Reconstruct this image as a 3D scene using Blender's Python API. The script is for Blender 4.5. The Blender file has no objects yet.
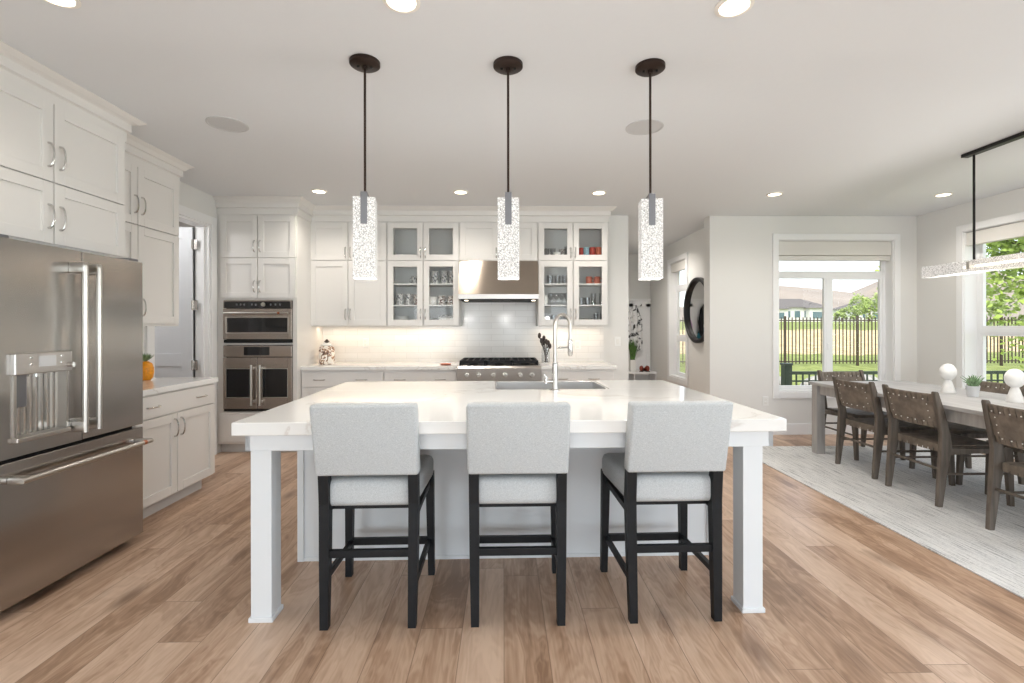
import bpy, bmesh, math, random
from mathutils import Vector, Matrix, noise
R = math.radians
C = bpy.context.scene.collection
SC = bpy.context.scene

# ------------------------------------------------------------------ camera
cam_d = bpy.data.cameras.new('camera'); cam = bpy.data.objects.new('camera', cam_d); C.objects.link(cam)
cam.location = (0, 0, 1.34)
cam_d.sensor_width = 36; cam_d.lens = 36 * 485 / 1024
cam_d.shift_y = -13.5 / 1024
cam_d.clip_start = .05; cam_d.clip_end = 2000
cam.rotation_euler = (Matrix.Rotation(R(-1.0), 3, 'Z') @ Matrix.Rotation(R(90), 3, 'X') @ Matrix.Rotation(R(-.086), 3, 'Z')).to_euler()
SC.camera = cam

# ------------------------------------------------------------------ world, sun, exposure
w = bpy.data.worlds.new('sky'); SC.world = w; w.use_nodes = True
nt = w.node_tree; bg = nt.nodes['Background']
sky = nt.nodes.new('ShaderNodeTexSky'); sky.sky_type = 'NISHITA'; sky.sun_disc = False
sky.sun_elevation = R(48); sky.sun_rotation = R(200); sky.air_density = 1.0; sky.dust_density = 3.0
mixw = nt.nodes.new('ShaderNodeMix'); mixw.data_type = 'RGBA'; mixw.inputs[0].default_value = .5
mixw.inputs[7].default_value = (6.5, 6.8, 7.2, 1)
nt.links.new(sky.outputs[0], mixw.inputs[6]); nt.links.new(mixw.outputs[2], bg.inputs[0])
bg.inputs[1].default_value = .34
sun_d = bpy.data.lights.new('sun', 'SUN'); sun_d.energy = 1.3; sun_d.angle = R(1); sun_d.color = (1, .95, .86)
sun = bpy.data.objects.new('sun', sun_d); C.objects.link(sun); sun.rotation_euler = (R(42), 0, R(-25))
def area(name, loc, rot, sx, sy, e, col=(1, 1, 1)):
    d = bpy.data.lights.new(name, 'AREA'); d.shape = 'RECTANGLE'; d.size = sx; d.size_y = sy; d.energy = e; d.color = col
    o = bpy.data.objects.new(name, d); C.objects.link(o); o.location = loc; o.rotation_euler = rot; return o
# added area lamps fill in for daylight at the unseen living room windows
area('daylight_fill_behind', (-1.8, -4.75, 1.25), (R(112), 0, 0), 2.4, 2.2, 78, (.80, .90, 1))
area('daylight_fill_behind', (1.1, -4.75, 1.25), (R(112), 0, 0), 2.6, 2.2, 78, (.80, .90, 1))
area('daylight_fill_side', (5.5, -1.2, 1.2), (R(110), 0, R(90)), 4.2, 2.2, 150, (.80, .90, 1))
# portals only guide the sampling of the sky through the windows
for loc, rot, sx, sy in (((5.2, 4.51, 1.47), (R(90), 0, R(90)), 1.7, 1.8), ((4.17, 6.01, 1.48), (R(-90), 0, 0), 1.4, 1.85), ((2.79, 7.75, 1.47), (R(90), 0, R(90)), .7, 1.85)):
    area('window_portal', loc, rot, sx, sy, 1).data.cycles.is_portal = True
SC.view_settings.view_transform = 'Standard'; SC.view_settings.look = 'None'
SC.view_settings.exposure = 0.14; SC.view_settings.gamma = 1; SC.view_settings.use_curve_mapping = False

# ------------------------------------------------------------------ materials
def lin(c):
    return tuple(((x / 255) / 12.92 if x / 255 <= .04045 else ((x / 255 + .055) / 1.055) ** 2.4) for x in c) + (1,)
class NT:
    def __init__(s, name):
        s.m = bpy.data.materials.new(name); s.m.use_nodes = True
        s.t = s.m.node_tree; s.b = s.t.nodes['Principled BSDF']; s.out = s.t.nodes['Material Output']
    def n(s, typ, **kw):
        x = s.t.nodes.new('ShaderNode' + typ)
        for k, v in kw.items():
            if k.startswith('i_'): x.inputs[k[2:]].default_value = v
            else: setattr(x, k, v)
        return x
    def l(s, a, b): s.t.links.new(a, b)
    def coord(s, scale=(1, 1, 1), kind='Object'):
        tc = s.n('TexCoord'); mp = s.n('Mapping'); mp.inputs['Scale'].default_value = scale
        s.l(tc.outputs[kind], mp.inputs[0]); return mp.outputs[0]
    def math(s, op, a, b=None):
        x = s.n('Math', operation=op)
        for i, v in ((0, a), (1, b)):
            if v is None: continue
            if isinstance(v, (int, float)): x.inputs[i].default_value = v
            else: s.l(v, x.inputs[i])
        return x.outputs[0]
    def ramp(s, f, stops):
        r = s.n('ValToRGB'); e = r.color_ramp.elements
        while len(e) < len(stops): e.new(.5)
        for k, (p, c) in enumerate(stops): e[k].position = p; e[k].color = c if len(c) == 4 else lin(c)
        s.l(f, r.inputs[0]); return r.outputs[0]
    def bump(s, h, st=.2, d=.01):
        b = s.n('Bump'); b.inputs['Strength'].default_value = st; b.inputs['Distance'].default_value = d
        s.l(h, b.inputs['Height']); s.l(b.outputs[0], s.b.inputs['Normal'])
def plain(name, col, rough=.5, metal=0, nscale=0, nstr=.05, spec=.5, var=0.0):
    t = NT(name); t.b.inputs['Base Color'].default_value = lin(col); t.b.inputs['Roughness'].default_value = rough
    t.b.inputs['Metallic'].default_value = metal; t.b.inputs['Specular IOR Level'].default_value = spec
    if nscale:
        nz = t.n('TexNoise', i_Scale=nscale, i_Detail=4.0); t.l(t.coord(), nz.inputs[0]); t.bump(nz.outputs[0], nstr, .004)
        if var:
            a = lin(tuple(x * (1 - var) for x in col)); b = lin(tuple(min(255, x * (1 + var)) for x in col))
            t.l(t.ramp(nz.outputs[0], [(.3, a), (.7, b)]), t.b.inputs['Base Color'])
    return t.m
def glassm(name, tint=(1, 1, 1, 1), mixv=.08, rough=0.0):
    t = NT(name); t.t.nodes.remove(t.b)
    tr = t.n('BsdfTransparent'); tr.inputs[0].default_value = tint
    gl = t.n('BsdfGlossy'); gl.inputs['Roughness'].default_value = rough
    fr = t.n('LayerWeight'); fr.inputs[0].default_value = .5; mx = t.n('MixShader')
    t.l(t.math('ADD', t.math('MULTIPLY', t.math('POWER', fr.outputs['Facing'], 4), .6), mixv - .03), mx.inputs[0]); t.l(tr.outputs[0], mx.inputs[1]); t.l(gl.outputs[0], mx.inputs[2])
    t.l(mx.outputs[0], t.out.inputs[0]); return t.m
def emis(name, col, st):
    t = NT(name); t.b.inputs['Base Color'].default_value = lin(col); t.b.inputs['Emission Color'].default_value = lin(col)
    t.b.inputs['Emission Strength'].default_value = st; return t.m

M = {}
M['wall'] = plain('wall_paint', (226, 225, 222), .85, 0, 60, .05)
M['ceiling'] = plain('ceiling_paint', (226, 228, 230), .9, 0, 26, .25)
M['trim'] = plain('trim_paint', (238, 238, 238), .4, 0, 30, .02)
M['cab'] = plain('cabinet_paint', (226, 223, 219), .38, 0, 40, .02)
M['cabL'] = M['cab']
M['island'] = plain('island_paint', (226, 229, 231), .4, 0, 40, .02)
M['inside'] = plain('cabinet_interior', (232, 232, 230), .6, 0, 30, .02)
M['black'] = plain('black_metal', (26, 25, 25), .42, .3, 30, .02)
M['bronze'] = plain('bronze_metal', (62, 50, 45), .4, .8, 30, .02)
M['greymetal'] = plain('brushed_grey_metal', (128, 128, 132), .4, .8, 60, .03)
M['chrome'] = plain('polished_nickel', (205, 203, 200), .16, 1, 20, .01)
M['nickel'] = plain('brushed_nickel', (196, 192, 186), .3, 1, 60, .02)
M['blackwood'] = plain('black_stained_wood', (21, 23, 26), .5, 0, 40, .1, .3, .12)
M['darkglass'] = plain('dark_glass', (14, 16, 20), .06, 0, 10, .0, .8)
M['sinksteel'] = plain('satin_sink_steel', (206, 206, 206), .32, .75, 60, .02)
M['blackgap'] = plain('black_plastic', (14, 14, 15), .6, 0, 30, .02)
M['iron'] = plain('cast_iron', (30, 31, 34), .6, .3, 80, .2)
M['pane'] = glassm('window_glass', (1, 1, 1, 1), .05)
M['cabglass'] = glassm('cabinet_glass', (.97, .975, .975, 1), .045)
M['clearglass'] = glassm('tumbler_glass', (.965, .97, .975, 1), .14, .05)
M['vinyl'] = plain('window_vinyl', (238, 239, 240), .35, 0, 20, .01)
M['shade'] = plain('blind_fabric', (222, 219, 214), .9, 0, 160, .1)
M['plate'] = plain('white_plastic', (236, 236, 234), .35, 0, 20, .01)
M['porcelain'] = plain('white_porcelain', (236, 235, 231), .2, 0, 20, .01)
M['marblewhite'] = plain('white_stone', (232, 231, 228), .5, 0, 14, .2, .5, .04)
M['orange'] = plain('orange_glaze', (236, 150, 20), .4, 0, 60, .35, .5, .1)
M['plantgreen'] = plain('leaf_green', (86, 120, 62), .55, 0, 40, .1, .5, .25)
M['palegreen'] = plain('succulent_green', (122, 150, 112), .6, 0, 40, .1, .5, .2)
M['pot'] = plain('grey_white_pot', (206, 208, 210), .5, 0, 30, .05)
M['kickgrey'] = plain('toe_kick_paint', (205, 203, 201), .5, 0, 30, .02)
M['copper'] = plain('copper_ring', (190, 120, 90), .3, 1, 30, .02)
M['speaker'] = plain('speaker_mesh', (200, 200, 200), .8, 0, 300, .3)
M['doorpaint'] = plain('grey_white_door_paint', (212, 214, 217), .45, 0, 30, .02)
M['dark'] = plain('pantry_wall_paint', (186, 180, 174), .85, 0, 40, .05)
M['lamp'] = emis('lamp_disc', (255, 240, 215), 5.5)
M['lamptrim'] = plain('lamp_trim', (240, 236, 228), .4, 0, 20, .01)
M['railgreen'] = plain('dark_green_rail', (60, 72, 62), .5, .2, 30, .02)
M['fencem'] = plain('bronze_fence_metal', (70, 58, 46), .5, .3, 30, .02)
M['rock'] = plain('pale_rock', (176, 172, 164), .9, 0, 6, .6, .3, .2)
M['bark'] = plain('tree_bark', (92, 76, 62), .9, 0, 20, .6, .3, .2)
M['leafA'] = plain('light_green_leaf', (150, 172, 82), .55, 0, 3, .1, .4, .3)  # the leaves' own light green, tone varied at random
M['leafB'] = plain('far_leaf', (146, 164, 96), .7, 0, 2, .1, .3, .3)
M['housewall'] = plain('pale_stucco', (226, 226, 222), .9, 0, 4, .1)
M['houseroof'] = plain('grey_shingle', (112, 108, 104), .9, 0, 8, .3, .3, .1)
M['houseglass'] = plain('blue_grey_glazing', (96, 120, 128), .15, 0, 5, .0)
M['mount'] = plain('hazy_mountain', (156, 146, 134), 1, 0, .02, .1, .1, .06)
M['red'] = plain('red_glaze', (176, 58, 44), .35, 0, 120, .05, .5, .4)
M['blueglaze'] = plain('pale_blue_glaze', (150, 184, 196), .35, 0, 120, .05, .5, .3)
M['rustglaze'] = plain('rust_glaze', (196, 104, 78), .35, 0, 160, .05, .5, .35)
M['shoe'] = plain('red_brown_leather', (122, 48, 28), .6, 0, 40, .1, .5, .2)
M['crock'] = glassm('crock_glass', (.86, .88, .88, 1), .2, .1)
M['utensil'] = plain('dark_utensil', (52, 40, 34), .5, 0, 40, .1, .5, .3)
M['teal'] = plain('teal_cloth', (30, 96, 108), .9, 0, 60, .3)
M['purple'] = plain('pink_purple_cloth', (190, 150, 196), .9, 0, 60, .3)
M['ochre'] = plain('ochre_cloth', (206, 150, 40), .9, 0, 60, .3)
M['blackcloth'] = plain('black_cloth', (24, 24, 28), .9, 0, 60, .3)

def m_fabric(name, a, b, sc=420):
    t = NT(name); t.b.inputs['Roughness'].default_value = .95; t.b.inputs['Specular IOR Level'].default_value = .15
    n1 = t.n('TexNoise', i_Scale=1.0, i_Detail=3.0); t.l(t.coord((sc, sc, sc * .25)), n1.inputs[0])
    n2 = t.n('TexNoise', i_Scale=1.0, i_Detail=3.0); t.l(t.coord((sc * .25, sc * .25, sc)), n2.inputs[0])
    s = t.math('MULTIPLY', t.math('ADD', n1.outputs[0], n2.outputs[0]), .5)
    t.l(t.ramp(s, [(.36, a), (.64, b)]), t.b.inputs['Base Color']); t.bump(s, .35, .002); return t.m
M['upholstery'] = m_fabric('grey_linen', (176, 180, 182), (212, 215, 216), 600)

def m_marble():
    t = NT('quartz_top'); t.b.inputs['Roughness'].default_value = .09
    c = t.coord((1, 1, 1)); nz = t.n('TexNoise', i_Scale=1.3, i_Detail=6.0, i_Roughness=.6, i_Distortion=.8); t.l(c, nz.inputs[0])
    v = t.math('ABSOLUTE', t.math('SUBTRACT', nz.outputs[0], .5))
    n2 = t.n('TexNoise', i_Scale=.9, i_Detail=2.0); t.l(c, n2.inputs[0])
    v2 = t.math('ADD', v, t.math('MULTIPLY', t.math('GREATER_THAN', .52, n2.outputs[0]), .03))
    t.l(t.ramp(v2, [(0, (219, 214, 209)), (.008, (230, 228, 224)), (.02, (238, 237, 234))]), t.b.inputs['Base Color']); return t.m
M['quartz'] = m_marble()

def m_steel(name, col=(196, 191, 187), rough=.27, stretch='h'):
    t = NT(name); t.b.inputs['Metallic'].default_value = 1; t.b.inputs['Base Color'].default_value = lin(col)
    t.b.inputs['Anisotropic'].default_value = .7; tg = t.n('Tangent', direction_type='RADIAL', axis='Z'); t.l(tg.outputs[0], t.b.inputs['Tangent'])
    sc = (2, 2, 90)
    nz = t.n('TexNoise', i_Scale=1.0, i_Detail=2.0); t.l(t.coord(sc), nz.inputs[0])
    t.b.inputs['Roughness'].default_value = rough; t.l(t.ramp(nz.outputs[0], [(.2, tuple(x * .985 for x in col)), (.8, col)]), t.b.inputs['Base Color'])
    wv = t.n('TexNoise', i_Scale=1.0, i_Detail=2.0); t.l(t.coord((1.6, 1.6, .35)), wv.inputs[0])
    t.bump(wv.outputs[0], .4, .05); return t.m
M['steel'] = m_steel('stainless_steel', rough=.3)
M['fridgesteel'] = m_steel('refrigerator_steel', (178, 174, 170), .22)
M['hoodsteel'] = m_steel('hood_steel', (176, 164, 152), .25)
M['hoodsteel'].node_tree.nodes['Principled BSDF'].inputs['Anisotropic Rotation'].default_value = .25
M['steeldk'] = m_steel('dark_stainless_steel', (176, 165, 156), .27)

def m_floor():
    t = NT('oak_plank_floor'); t.b.inputs['Roughness'].default_value = .33; t.b.inputs['Specular IOR Level'].default_value = .45
    tc = t.n('TexCoord'); sp = t.n('SeparateXYZ'); t.l(tc.outputs['Object'], sp.inputs[0]); x, y = sp.outputs[0], sp.outputs[1]
    W, L = .185, 1.5
    xr = t.math('DIVIDE', x, W); row = t.math('FLOOR', xr); fx = t.math('FRACT', xr)
    wn = t.n('TexWhiteNoise', noise_dimensions='1D'); t.l(row, wn.inputs['W'])
    yr = t.math('ADD', t.math('DIVIDE', y, L), t.math('MULTIPLY', wn.outputs[0], 7.3)); idx = t.math('FLOOR', yr); fy = t.math('FRACT', yr)
    cb = t.n('CombineXYZ'); t.l(row, cb.inputs[0]); t.l(idx, cb.inputs[1])
    w2 = t.n('TexWhiteNoise', noise_dimensions='2D'); t.l(cb.outputs[0], w2.inputs['Vector'])
    rnd = w2.outputs['Value']
    g = t.n('CombineXYZ'); t.l(t.math('MULTIPLY', x, 18), g.inputs[0]); t.l(t.math('MULTIPLY', y, 1.5), g.inputs[1]); t.l(t.math('MULTIPLY', rnd, 37), g.inputs[2])
    n1 = t.n('TexNoise', i_Scale=1.0, i_Detail=6.0, i_Roughness=.6, i_Distortion=.5); t.l(g.outputs[0], n1.inputs[0])
    g2 = t.n('CombineXYZ'); t.l(t.math('MULTIPLY', x, 7), g2.inputs[0]); t.l(t.math('MULTIPLY', y, 1.7), g2.inputs[1]); t.l(t.math('MULTIPLY', rnd, 91), g2.inputs[2])
    n2 = t.n('TexNoise', i_Scale=1.0, i_Detail=3.0, i_Roughness=.55, i_Distortion=.5); t.l(g2.outputs[0], n2.inputs[0])
    g3 = t.n('CombineXYZ'); t.l(t.math('MULTIPLY', x, 120), g3.inputs[0]); t.l(t.math('MULTIPLY', y, 4), g3.inputs[1]); t.l(t.math('MULTIPLY', rnd, 17), g3.inputs[2])
    n4 = t.n('TexNoise', i_Scale=1.0, i_Detail=3.0); t.l(g3.outputs[0], n4.inputs[0])
    # cathedral rings
    rg = t.math('SINE', t.math('MULTIPLY', n2.outputs[0], 70)); rg = t.math('ADD', t.math('MULTIPLY', rg, .035), t.math('MULTIPLY', t.math('SUBTRACT', n4.outputs[0], .5), .16))
    f = t.math('ADD', t.math('ADD', t.math('MULTIPLY', n1.outputs[0], .42), t.math('MULTIPLY', n2.outputs[0], .52)), t.math('ADD', rg, t.math('MULTIPLY', t.math('SUBTRACT', rnd, .5), .2)))
    col = t.ramp(f, [(.29, (146, 115, 92)), (.40, (174, 142, 117)), (.52, (197, 167, 143)), (.68, (214, 187, 164))])
    dx = t.math('MULTIPLY', t.math('MINIMUM', fx, t.math('SUBTRACT', 1, fx)), W); dy = t.math('MULTIPLY', t.math('MINIMUM', fy, t.math('SUBTRACT', 1, fy)), L)
    kv = t.n('CombineXYZ'); t.l(t.math('MULTIPLY', x, 4.2), kv.inputs[0]); t.l(t.math('MULTIPLY', y, 1.5), kv.inputs[1])
    vo = t.n('TexVoronoi', i_Scale=1.0, i_Randomness=1.0); t.l(kv.outputs[0], vo.inputs[0])
    kd = t.math('ADD', vo.outputs['Distance'], t.math('MULTIPLY', t.math('SUBTRACT', n1.outputs[0], .5), .22))
    kn = t.n('MapRange'); kn.inputs[1].default_value = .06; kn.inputs[2].default_value = .26; kn.inputs[3].default_value = .75; kn.inputs[4].default_value = 0; t.l(kd, kn.inputs[0])
    km = t.n('Mix', data_type='RGBA'); t.l(kn.outputs[0], km.inputs[0]); t.l(col, km.inputs[6]); km.inputs[7].default_value = lin((112, 84, 66)); col = km.outputs[2]
    gap = t.math('GREATER_THAN', .0016, t.math('MINIMUM', dx, dy))
    mx = t.n('Mix', data_type='RGBA'); t.l(t.math('MULTIPLY', gap, .6), mx.inputs[0]); t.l(col, mx.inputs[6]); mx.inputs[7].default_value = lin((96, 70, 52))
    t.l(mx.outputs[2], t.b.inputs['Base Color'])
    t.bump(t.math('SUBTRACT', t.math('MULTIPLY', n1.outputs[0], .25), gap), .15, .003); return t.m
M['floor'] = m_floor()

def m_tile():
    t = NT('white_tile'); t.b.inputs['Roughness'].default_value = .12
    tc = t.n('TexCoord'); sp = t.n('SeparateXYZ'); t.l(tc.outputs['Object'], sp.inputs[0])
    cb = t.n('CombineXYZ'); t.l(sp.outputs[0], cb.inputs[0]); t.l(sp.outputs[2], cb.inputs[1])
    br = t.n('TexBrick', i_Scale=1.0); br.offset = .5; t.l(cb.outputs[0], br.inputs[0])
    br.inputs['Brick Width'].default_value = .30; br.inputs['Row Height'].default_value = .074; br.inputs['Mortar Size'].default_value = .0022
    br.inputs['Color1'].default_value = lin((240, 238, 235)); br.inputs['Color2'].default_value = lin((233, 231, 228)); br.inputs['Mortar'].default_value = lin((220, 218, 214))
    t.l(br.outputs[0], t.b.inputs['Base Color'])
    nz = t.n('TexNoise', i_Scale=9.0); t.l(tc.outputs['Object'], nz.inputs[0])
    t.bump(t.math('ADD', t.math('MULTIPLY', nz.outputs[0], .5), t.math('MULTIPLY', br.outputs['Fac'], -1)), .3, .003); return t.m
M['tile'] = m_tile()

def m_rug():
    t = NT('striped_wool_rug'); t.b.inputs['Roughness'].default_value = 1; t.b.inputs['Specular IOR Level'].default_value = .05
    a = t.n('TexNoise', i_Scale=1.0, i_Detail=2.0, i_Roughness=.7); t.l(t.coord((95, 3.2, 1)), a.inputs[0])
    b = t.n('TexNoise', i_Scale=1.0, i_Detail=1.0); t.l(t.coord((300, 60, 1)), b.inputs[0])
    s = t.math('ADD', t.math('MULTIPLY', a.outputs[0], .7), t.math('MULTIPLY', b.outputs[0], .3))
    t.l(t.ramp(s, [(.34, (140, 140, 142)), (.42, (202, 202, 202)), (.50, (228, 228, 227)), (.62, (238, 237, 236))]), t.b.inputs['Base Color'])
    wv = t.n('TexWave', i_Scale=1.0, i_Distortion=.4); t.l(t.coord((28, .1, 1)), wv.inputs[0])
    t.bump(t.math('ADD', wv.outputs[1], b.outputs[0]), .5, .006); return t.m
M['rug'] = m_rug()

def m_wood(name, a, b, sc=(3, 40, 40), rough=.55):
    t = NT(name); t.b.inputs['Roughness'].default_value = rough
    n = t.n('TexNoise', i_Scale=1.0, i_Detail=5.0, i_Distortion=.4); t.l(t.coord(sc), n.inputs[0])
    t.l(t.ramp(n.outputs[0], [(.3, a), (.7, b)]), t.b.inputs['Base Color']); t.bump(n.outputs[0], .15, .002); return t.m
M['tabletop'] = m_wood('grey_washed_wood', (160, 158, 157), (184, 182, 180), (30, 2.5, 30))
M['tableleg'] = m_wood('grey_taupe_wood', (152, 148, 144), (176, 172, 168), (30, 30, 3))
M['chairwood'] = m_wood('dark_weathered_wood', (74, 66, 58), (108, 98, 88), (30, 30, 4))
M['leather'] = m_wood('taupe_leather_strap', (98, 88, 78), (130, 118, 105), (18, 18, 18), .6)
M['stud'] = plain('pale_gap_light', (230, 228, 222), .4, 0, 30, .02)

def m_crystal():
    t = NT('lit_bubble_crystal'); b = t.b
    v = t.n('TexVoronoi', i_Scale=85.0, feature='DISTANCE_TO_EDGE'); t.l(t.coord(), v.inputs[0])
    n = t.n('TexNoise', i_Scale=110.0, i_Detail=4.0, i_Distortion=1.0); t.l(t.coord(), n.inputs[0])
    s = t.math('ADD', t.math('MULTIPLY', v.outputs['Distance'], .9), t.math('MULTIPLY', n.outputs[0], .8))
    c = t.ramp(s, [(.34, (150, 148, 146)), (.46, (208, 206, 204)), (.62, (244, 243, 241))])
    t.l(c, b.inputs['Base Color']); t.l(c, b.inputs['Emission Color']); b.inputs['Emission Strength'].default_value = .30
    b.inputs['Roughness'].default_value = .12; t.bump(s, .8, .01)
    tr = t.n('BsdfTransparent'); mx = t.n('MixShader'); mx.inputs[0].default_value = .82
    t.l(tr.outputs[0], mx.inputs[1]); t.l(b.outputs[0], mx.inputs[2]); t.l(mx.outputs[0], t.out.inputs[0]); return t.m
M['crystal'] = m_crystal()

def m_patterned(name, bgc, sc, cols):
    t = NT(name); t.b.inputs['Roughness'].default_value = .3
    v = t.n('TexNoise', i_Scale=sc, i_Detail=2.0, i_Distortion=1.5); t.l(t.coord(), v.inputs[0])
    t.l(t.ramp(v.outputs[0], [(.40, cols[0]), (.46, cols[1]), (.50, bgc)]), t.b.inputs['Base Color']); return t.m
M['jarpat'] = m_patterned('printed_ceramic', (238, 232, 224), 22, [(96, 70, 56), (200, 150, 110)])
M['mugpat'] = m_patterned('dark_printed_ceramic', (232, 230, 226), 60, [(44, 50, 64), (120, 124, 132)])
M['mugbrown'] = m_patterned('brown_printed_ceramic', (232, 230, 226), 50, [(70, 48, 40), (170, 130, 108)])
M['coat'] = m_patterned('white_black_cloth', (224, 224, 224), 9, [(40, 40, 42), (190, 190, 190)])

def m_ground():
    t = NT('hillside_grass'); t.b.inputs['Roughness'].default_value = 1; t.b.inputs['Specular IOR Level'].default_value = .1
    tc = t.n('TexCoord'); sp = t.n('SeparateXYZ'); t.l(tc.outputs['Object'], sp.inputs[0])
    n = t.n('TexNoise', i_Scale=.5, i_Detail=5.0); t.l(tc.outputs['Object'], n.inputs[0])
    n3 = t.n('TexNoise', i_Scale=3.0, i_Detail=4.0); t.l(tc.outputs['Object'], n3.inputs[0])
    yy = t.math('ADD', sp.outputs[1], t.math('MULTIPLY', t.math('SUBTRACT', n.outputs[0], .5), 5))
    g = t.ramp(n3.outputs[0], [(.3, (122, 134, 74)), (.7, (156, 166, 102))])
    s = t.ramp(n3.outputs[0], [(.3, (176, 142, 104)), (.5, (214, 192, 148)), (.7, (222, 206, 166))])
    k = t.math('MULTIPLY', t.math('GREATER_THAN', yy, 18.5), t.math('LESS_THAN', yy, 36.0))
    mx = t.n('Mix', data_type='RGBA'); t.l(k, mx.inputs[0]); t.l(g, mx.inputs[6]); t.l(s, mx.inputs[7]); t.l(mx.outputs[2], t.b.inputs['Base Color']); t.bump(n3.outputs[0], .4, .1); return t.m
M['ground'] = m_ground()

# ------------------------------------------------------------------ geometry helpers
def NB(): return bmesh.new()
def box(bm, x0, x1, y0, y1, z0, z1, bev=0, seg=2):
    x0, x1 = sorted((x0, x1)); y0, y1 = sorted((y0, y1)); z0, z1 = sorted((z0, z1))
    v = [bm.verts.new(p) for p in ((x0, y0, z0), (x1, y0, z0), (x1, y1, z0), (x0, y1, z0), (x0, y0, z1), (x1, y0, z1), (x1, y1, z1), (x0, y1, z1))]
    f = [bm.faces.new([v[i] for i in q]) for q in ((3, 2, 1, 0), (4, 5, 6, 7), (0, 1, 5, 4), (1, 2, 6, 5), (2, 3, 7, 6), (3, 0, 4, 7))]
    if bev:
        e = list({e for fc in f for e in fc.edges})
        bmesh.ops.bevel(bm, geom=e, offset=bev, segments=seg, profile=.5, affect='EDGES')
    return bm
def FY(y): return lambda u, v, n: (u, y - n, v)
def FX(x): return lambda u, v, n: (x + n, u, v)
def FXn(x): return lambda u, v, n: (x - n, u, v)
def mbox(bm, F, u0, u1, v0, v1, n0, n1, bev=0, seg=2):
    p = F(u0, v0, n0); q = F(u1, v1, n1); return box(bm, p[0], q[0], p[1], q[1], p[2], q[2], bev, seg)
def ring_sweep(bm, rings, cap=True, closed=True):
    prev = None; vs = []
    for r in rings:
        vs.append([bm.verts.new(p) for p in r])
    for a, b in zip(vs, vs[1:]):
        n = len(a)
        for i in range(n if closed else n - 1):
            j = (i + 1) % n
            bm.faces.new((a[i], a[j], b[j], b[i]))
    if cap:
        bm.faces.new(list(reversed(vs[0]))); bm.faces.new(vs[-1])
def tube(bm, pts, r, n=10, cap=True):
    pts = [Vector(p) for p in pts]; rings = []
    rr = r if isinstance(r, (list, tuple)) else [r] * len(pts)
    up = None
    for i, p in enumerate(pts):
        d = (pts[min(i + 1, len(pts) - 1)] - pts[max(i - 1, 0)]).normalized()
        if up is None:
            up = Vector((0, 0, 1)) if abs(d.z) < .9 else Vector((1, 0, 0))
        s = d.cross(up).normalized(); up = s.cross(d).normalized()
        rings.append([p + (s * math.cos(2 * math.pi * k / n) + up * math.sin(2 * math.pi * k / n)) * rr[i] for k in range(n)])
    ring_sweep(bm, rings, cap); return bm
def lathe(bm, prof, c=(0, 0, 0), n=24, cap=True):
    ring_sweep(bm, [[(c[0] + r * math.cos(2 * math.pi * k / n), c[1] + r * math.sin(2 * math.pi * k / n), c[2] + z) for k in range(n)] for r, z in prof], cap); return bm
def cyl(bm, a, b, r, n=16): return tube(bm, [a, b], r, n)
def prism(bm, poly, axis, a, b):
    """polygon in the plane across axis, extruded from a to b"""
    def P(p, t):
        return (t, p[0], p[1]) if axis == 'x' else ((p[0], t, p[1]) if axis == 'y' else (p[0], p[1], t))
    ring_sweep(bm, [[P(p, a) for p in poly], [P(p, b) for p in poly]]); return bm
def leg4(bm, pts, half):
    """square section sweep; half = [(hx,hy),...]"""
    ring_sweep(bm, [[(p[0] - h[0], p[1] - h[1], p[2]), (p[0] + h[0], p[1] - h[1], p[2]), (p[0] + h[0], p[1] + h[1], p[2]), (p[0] - h[0], p[1] + h[1], p[2])] for p, h in zip(pts, half)]); return bm

ORG = {}
def root_of(o):
    while o.parent: o = o.parent
    return o
def part(name, bm, mat, parent=None, smooth=False, world=True, label=None):
    if parent is not None and world:
        lo = ORG.get(root_of(parent).name, (0, 0, 0)); bmesh.ops.translate(bm, verts=bm.verts, vec=Vector(lo) * -1)
    bmesh.ops.recalc_face_normals(bm, faces=bm.faces)
    me = bpy.data.meshes.new(name); bm.to_mesh(me); bm.free()
    if isinstance(mat, str): mat = M[mat]
    me.materials.append(mat)
    if smooth:
        me.polygons.foreach_set('use_smooth', [True] * len(me.polygons))
        try: me.set_sharp_from_angle(angle=R(38))
        except Exception: pass
    o = bpy.data.objects.new(name, me); C.objects.link(o)
    if parent is not None: o.parent = parent
    if label: o['label'] = label
    return o
def thing(name, label, cat, loc=(0, 0, 0), rz=0, group=None, kind=None):
    o = bpy.data.objects.new(name, None); C.objects.link(o); o.location = loc; o.rotation_euler = (0, 0, rz)
    o.empty_display_size = .1
    if label: o['label'] = label
    if cat: o['category'] = cat
    if group: o['group'] = group
    if kind: o['kind'] = kind
    ORG[o.name] = tuple(loc); return o
def single(name, bm, mat, label, cat, loc=(0, 0, 0), group=None, smooth=False, world=True, kind=None):
    if world: bmesh.ops.translate(bm, verts=bm.verts, vec=Vector(loc) * -1)
    o = part(name, bm, mat, None, smooth, False); o.location = loc; o['label'] = label; o['category'] = cat
    if group: o['group'] = group
    if kind: o['kind'] = kind
    ORG[o.name] = tuple(loc)
    return o
def struct(name, bm, mat):
    o = part(name, bm, mat); o['kind'] = 'structure'; ORG[o.name] = (0, 0, 0); return o
def dup(root, loc, rz=None, label=None, group=None):
    r = root.copy(); C.objects.link(r); r.location = loc
    if rz is not None: r.rotation_euler = (0, 0, rz)
    if label: r['label'] = label
    if group: r['group'] = group
    def rec(src, dst):
        for ch in list(src.children):
            c = ch.copy(); C.objects.link(c); c.parent = dst; rec(ch, c)
    rec(root, r); return r

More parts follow.
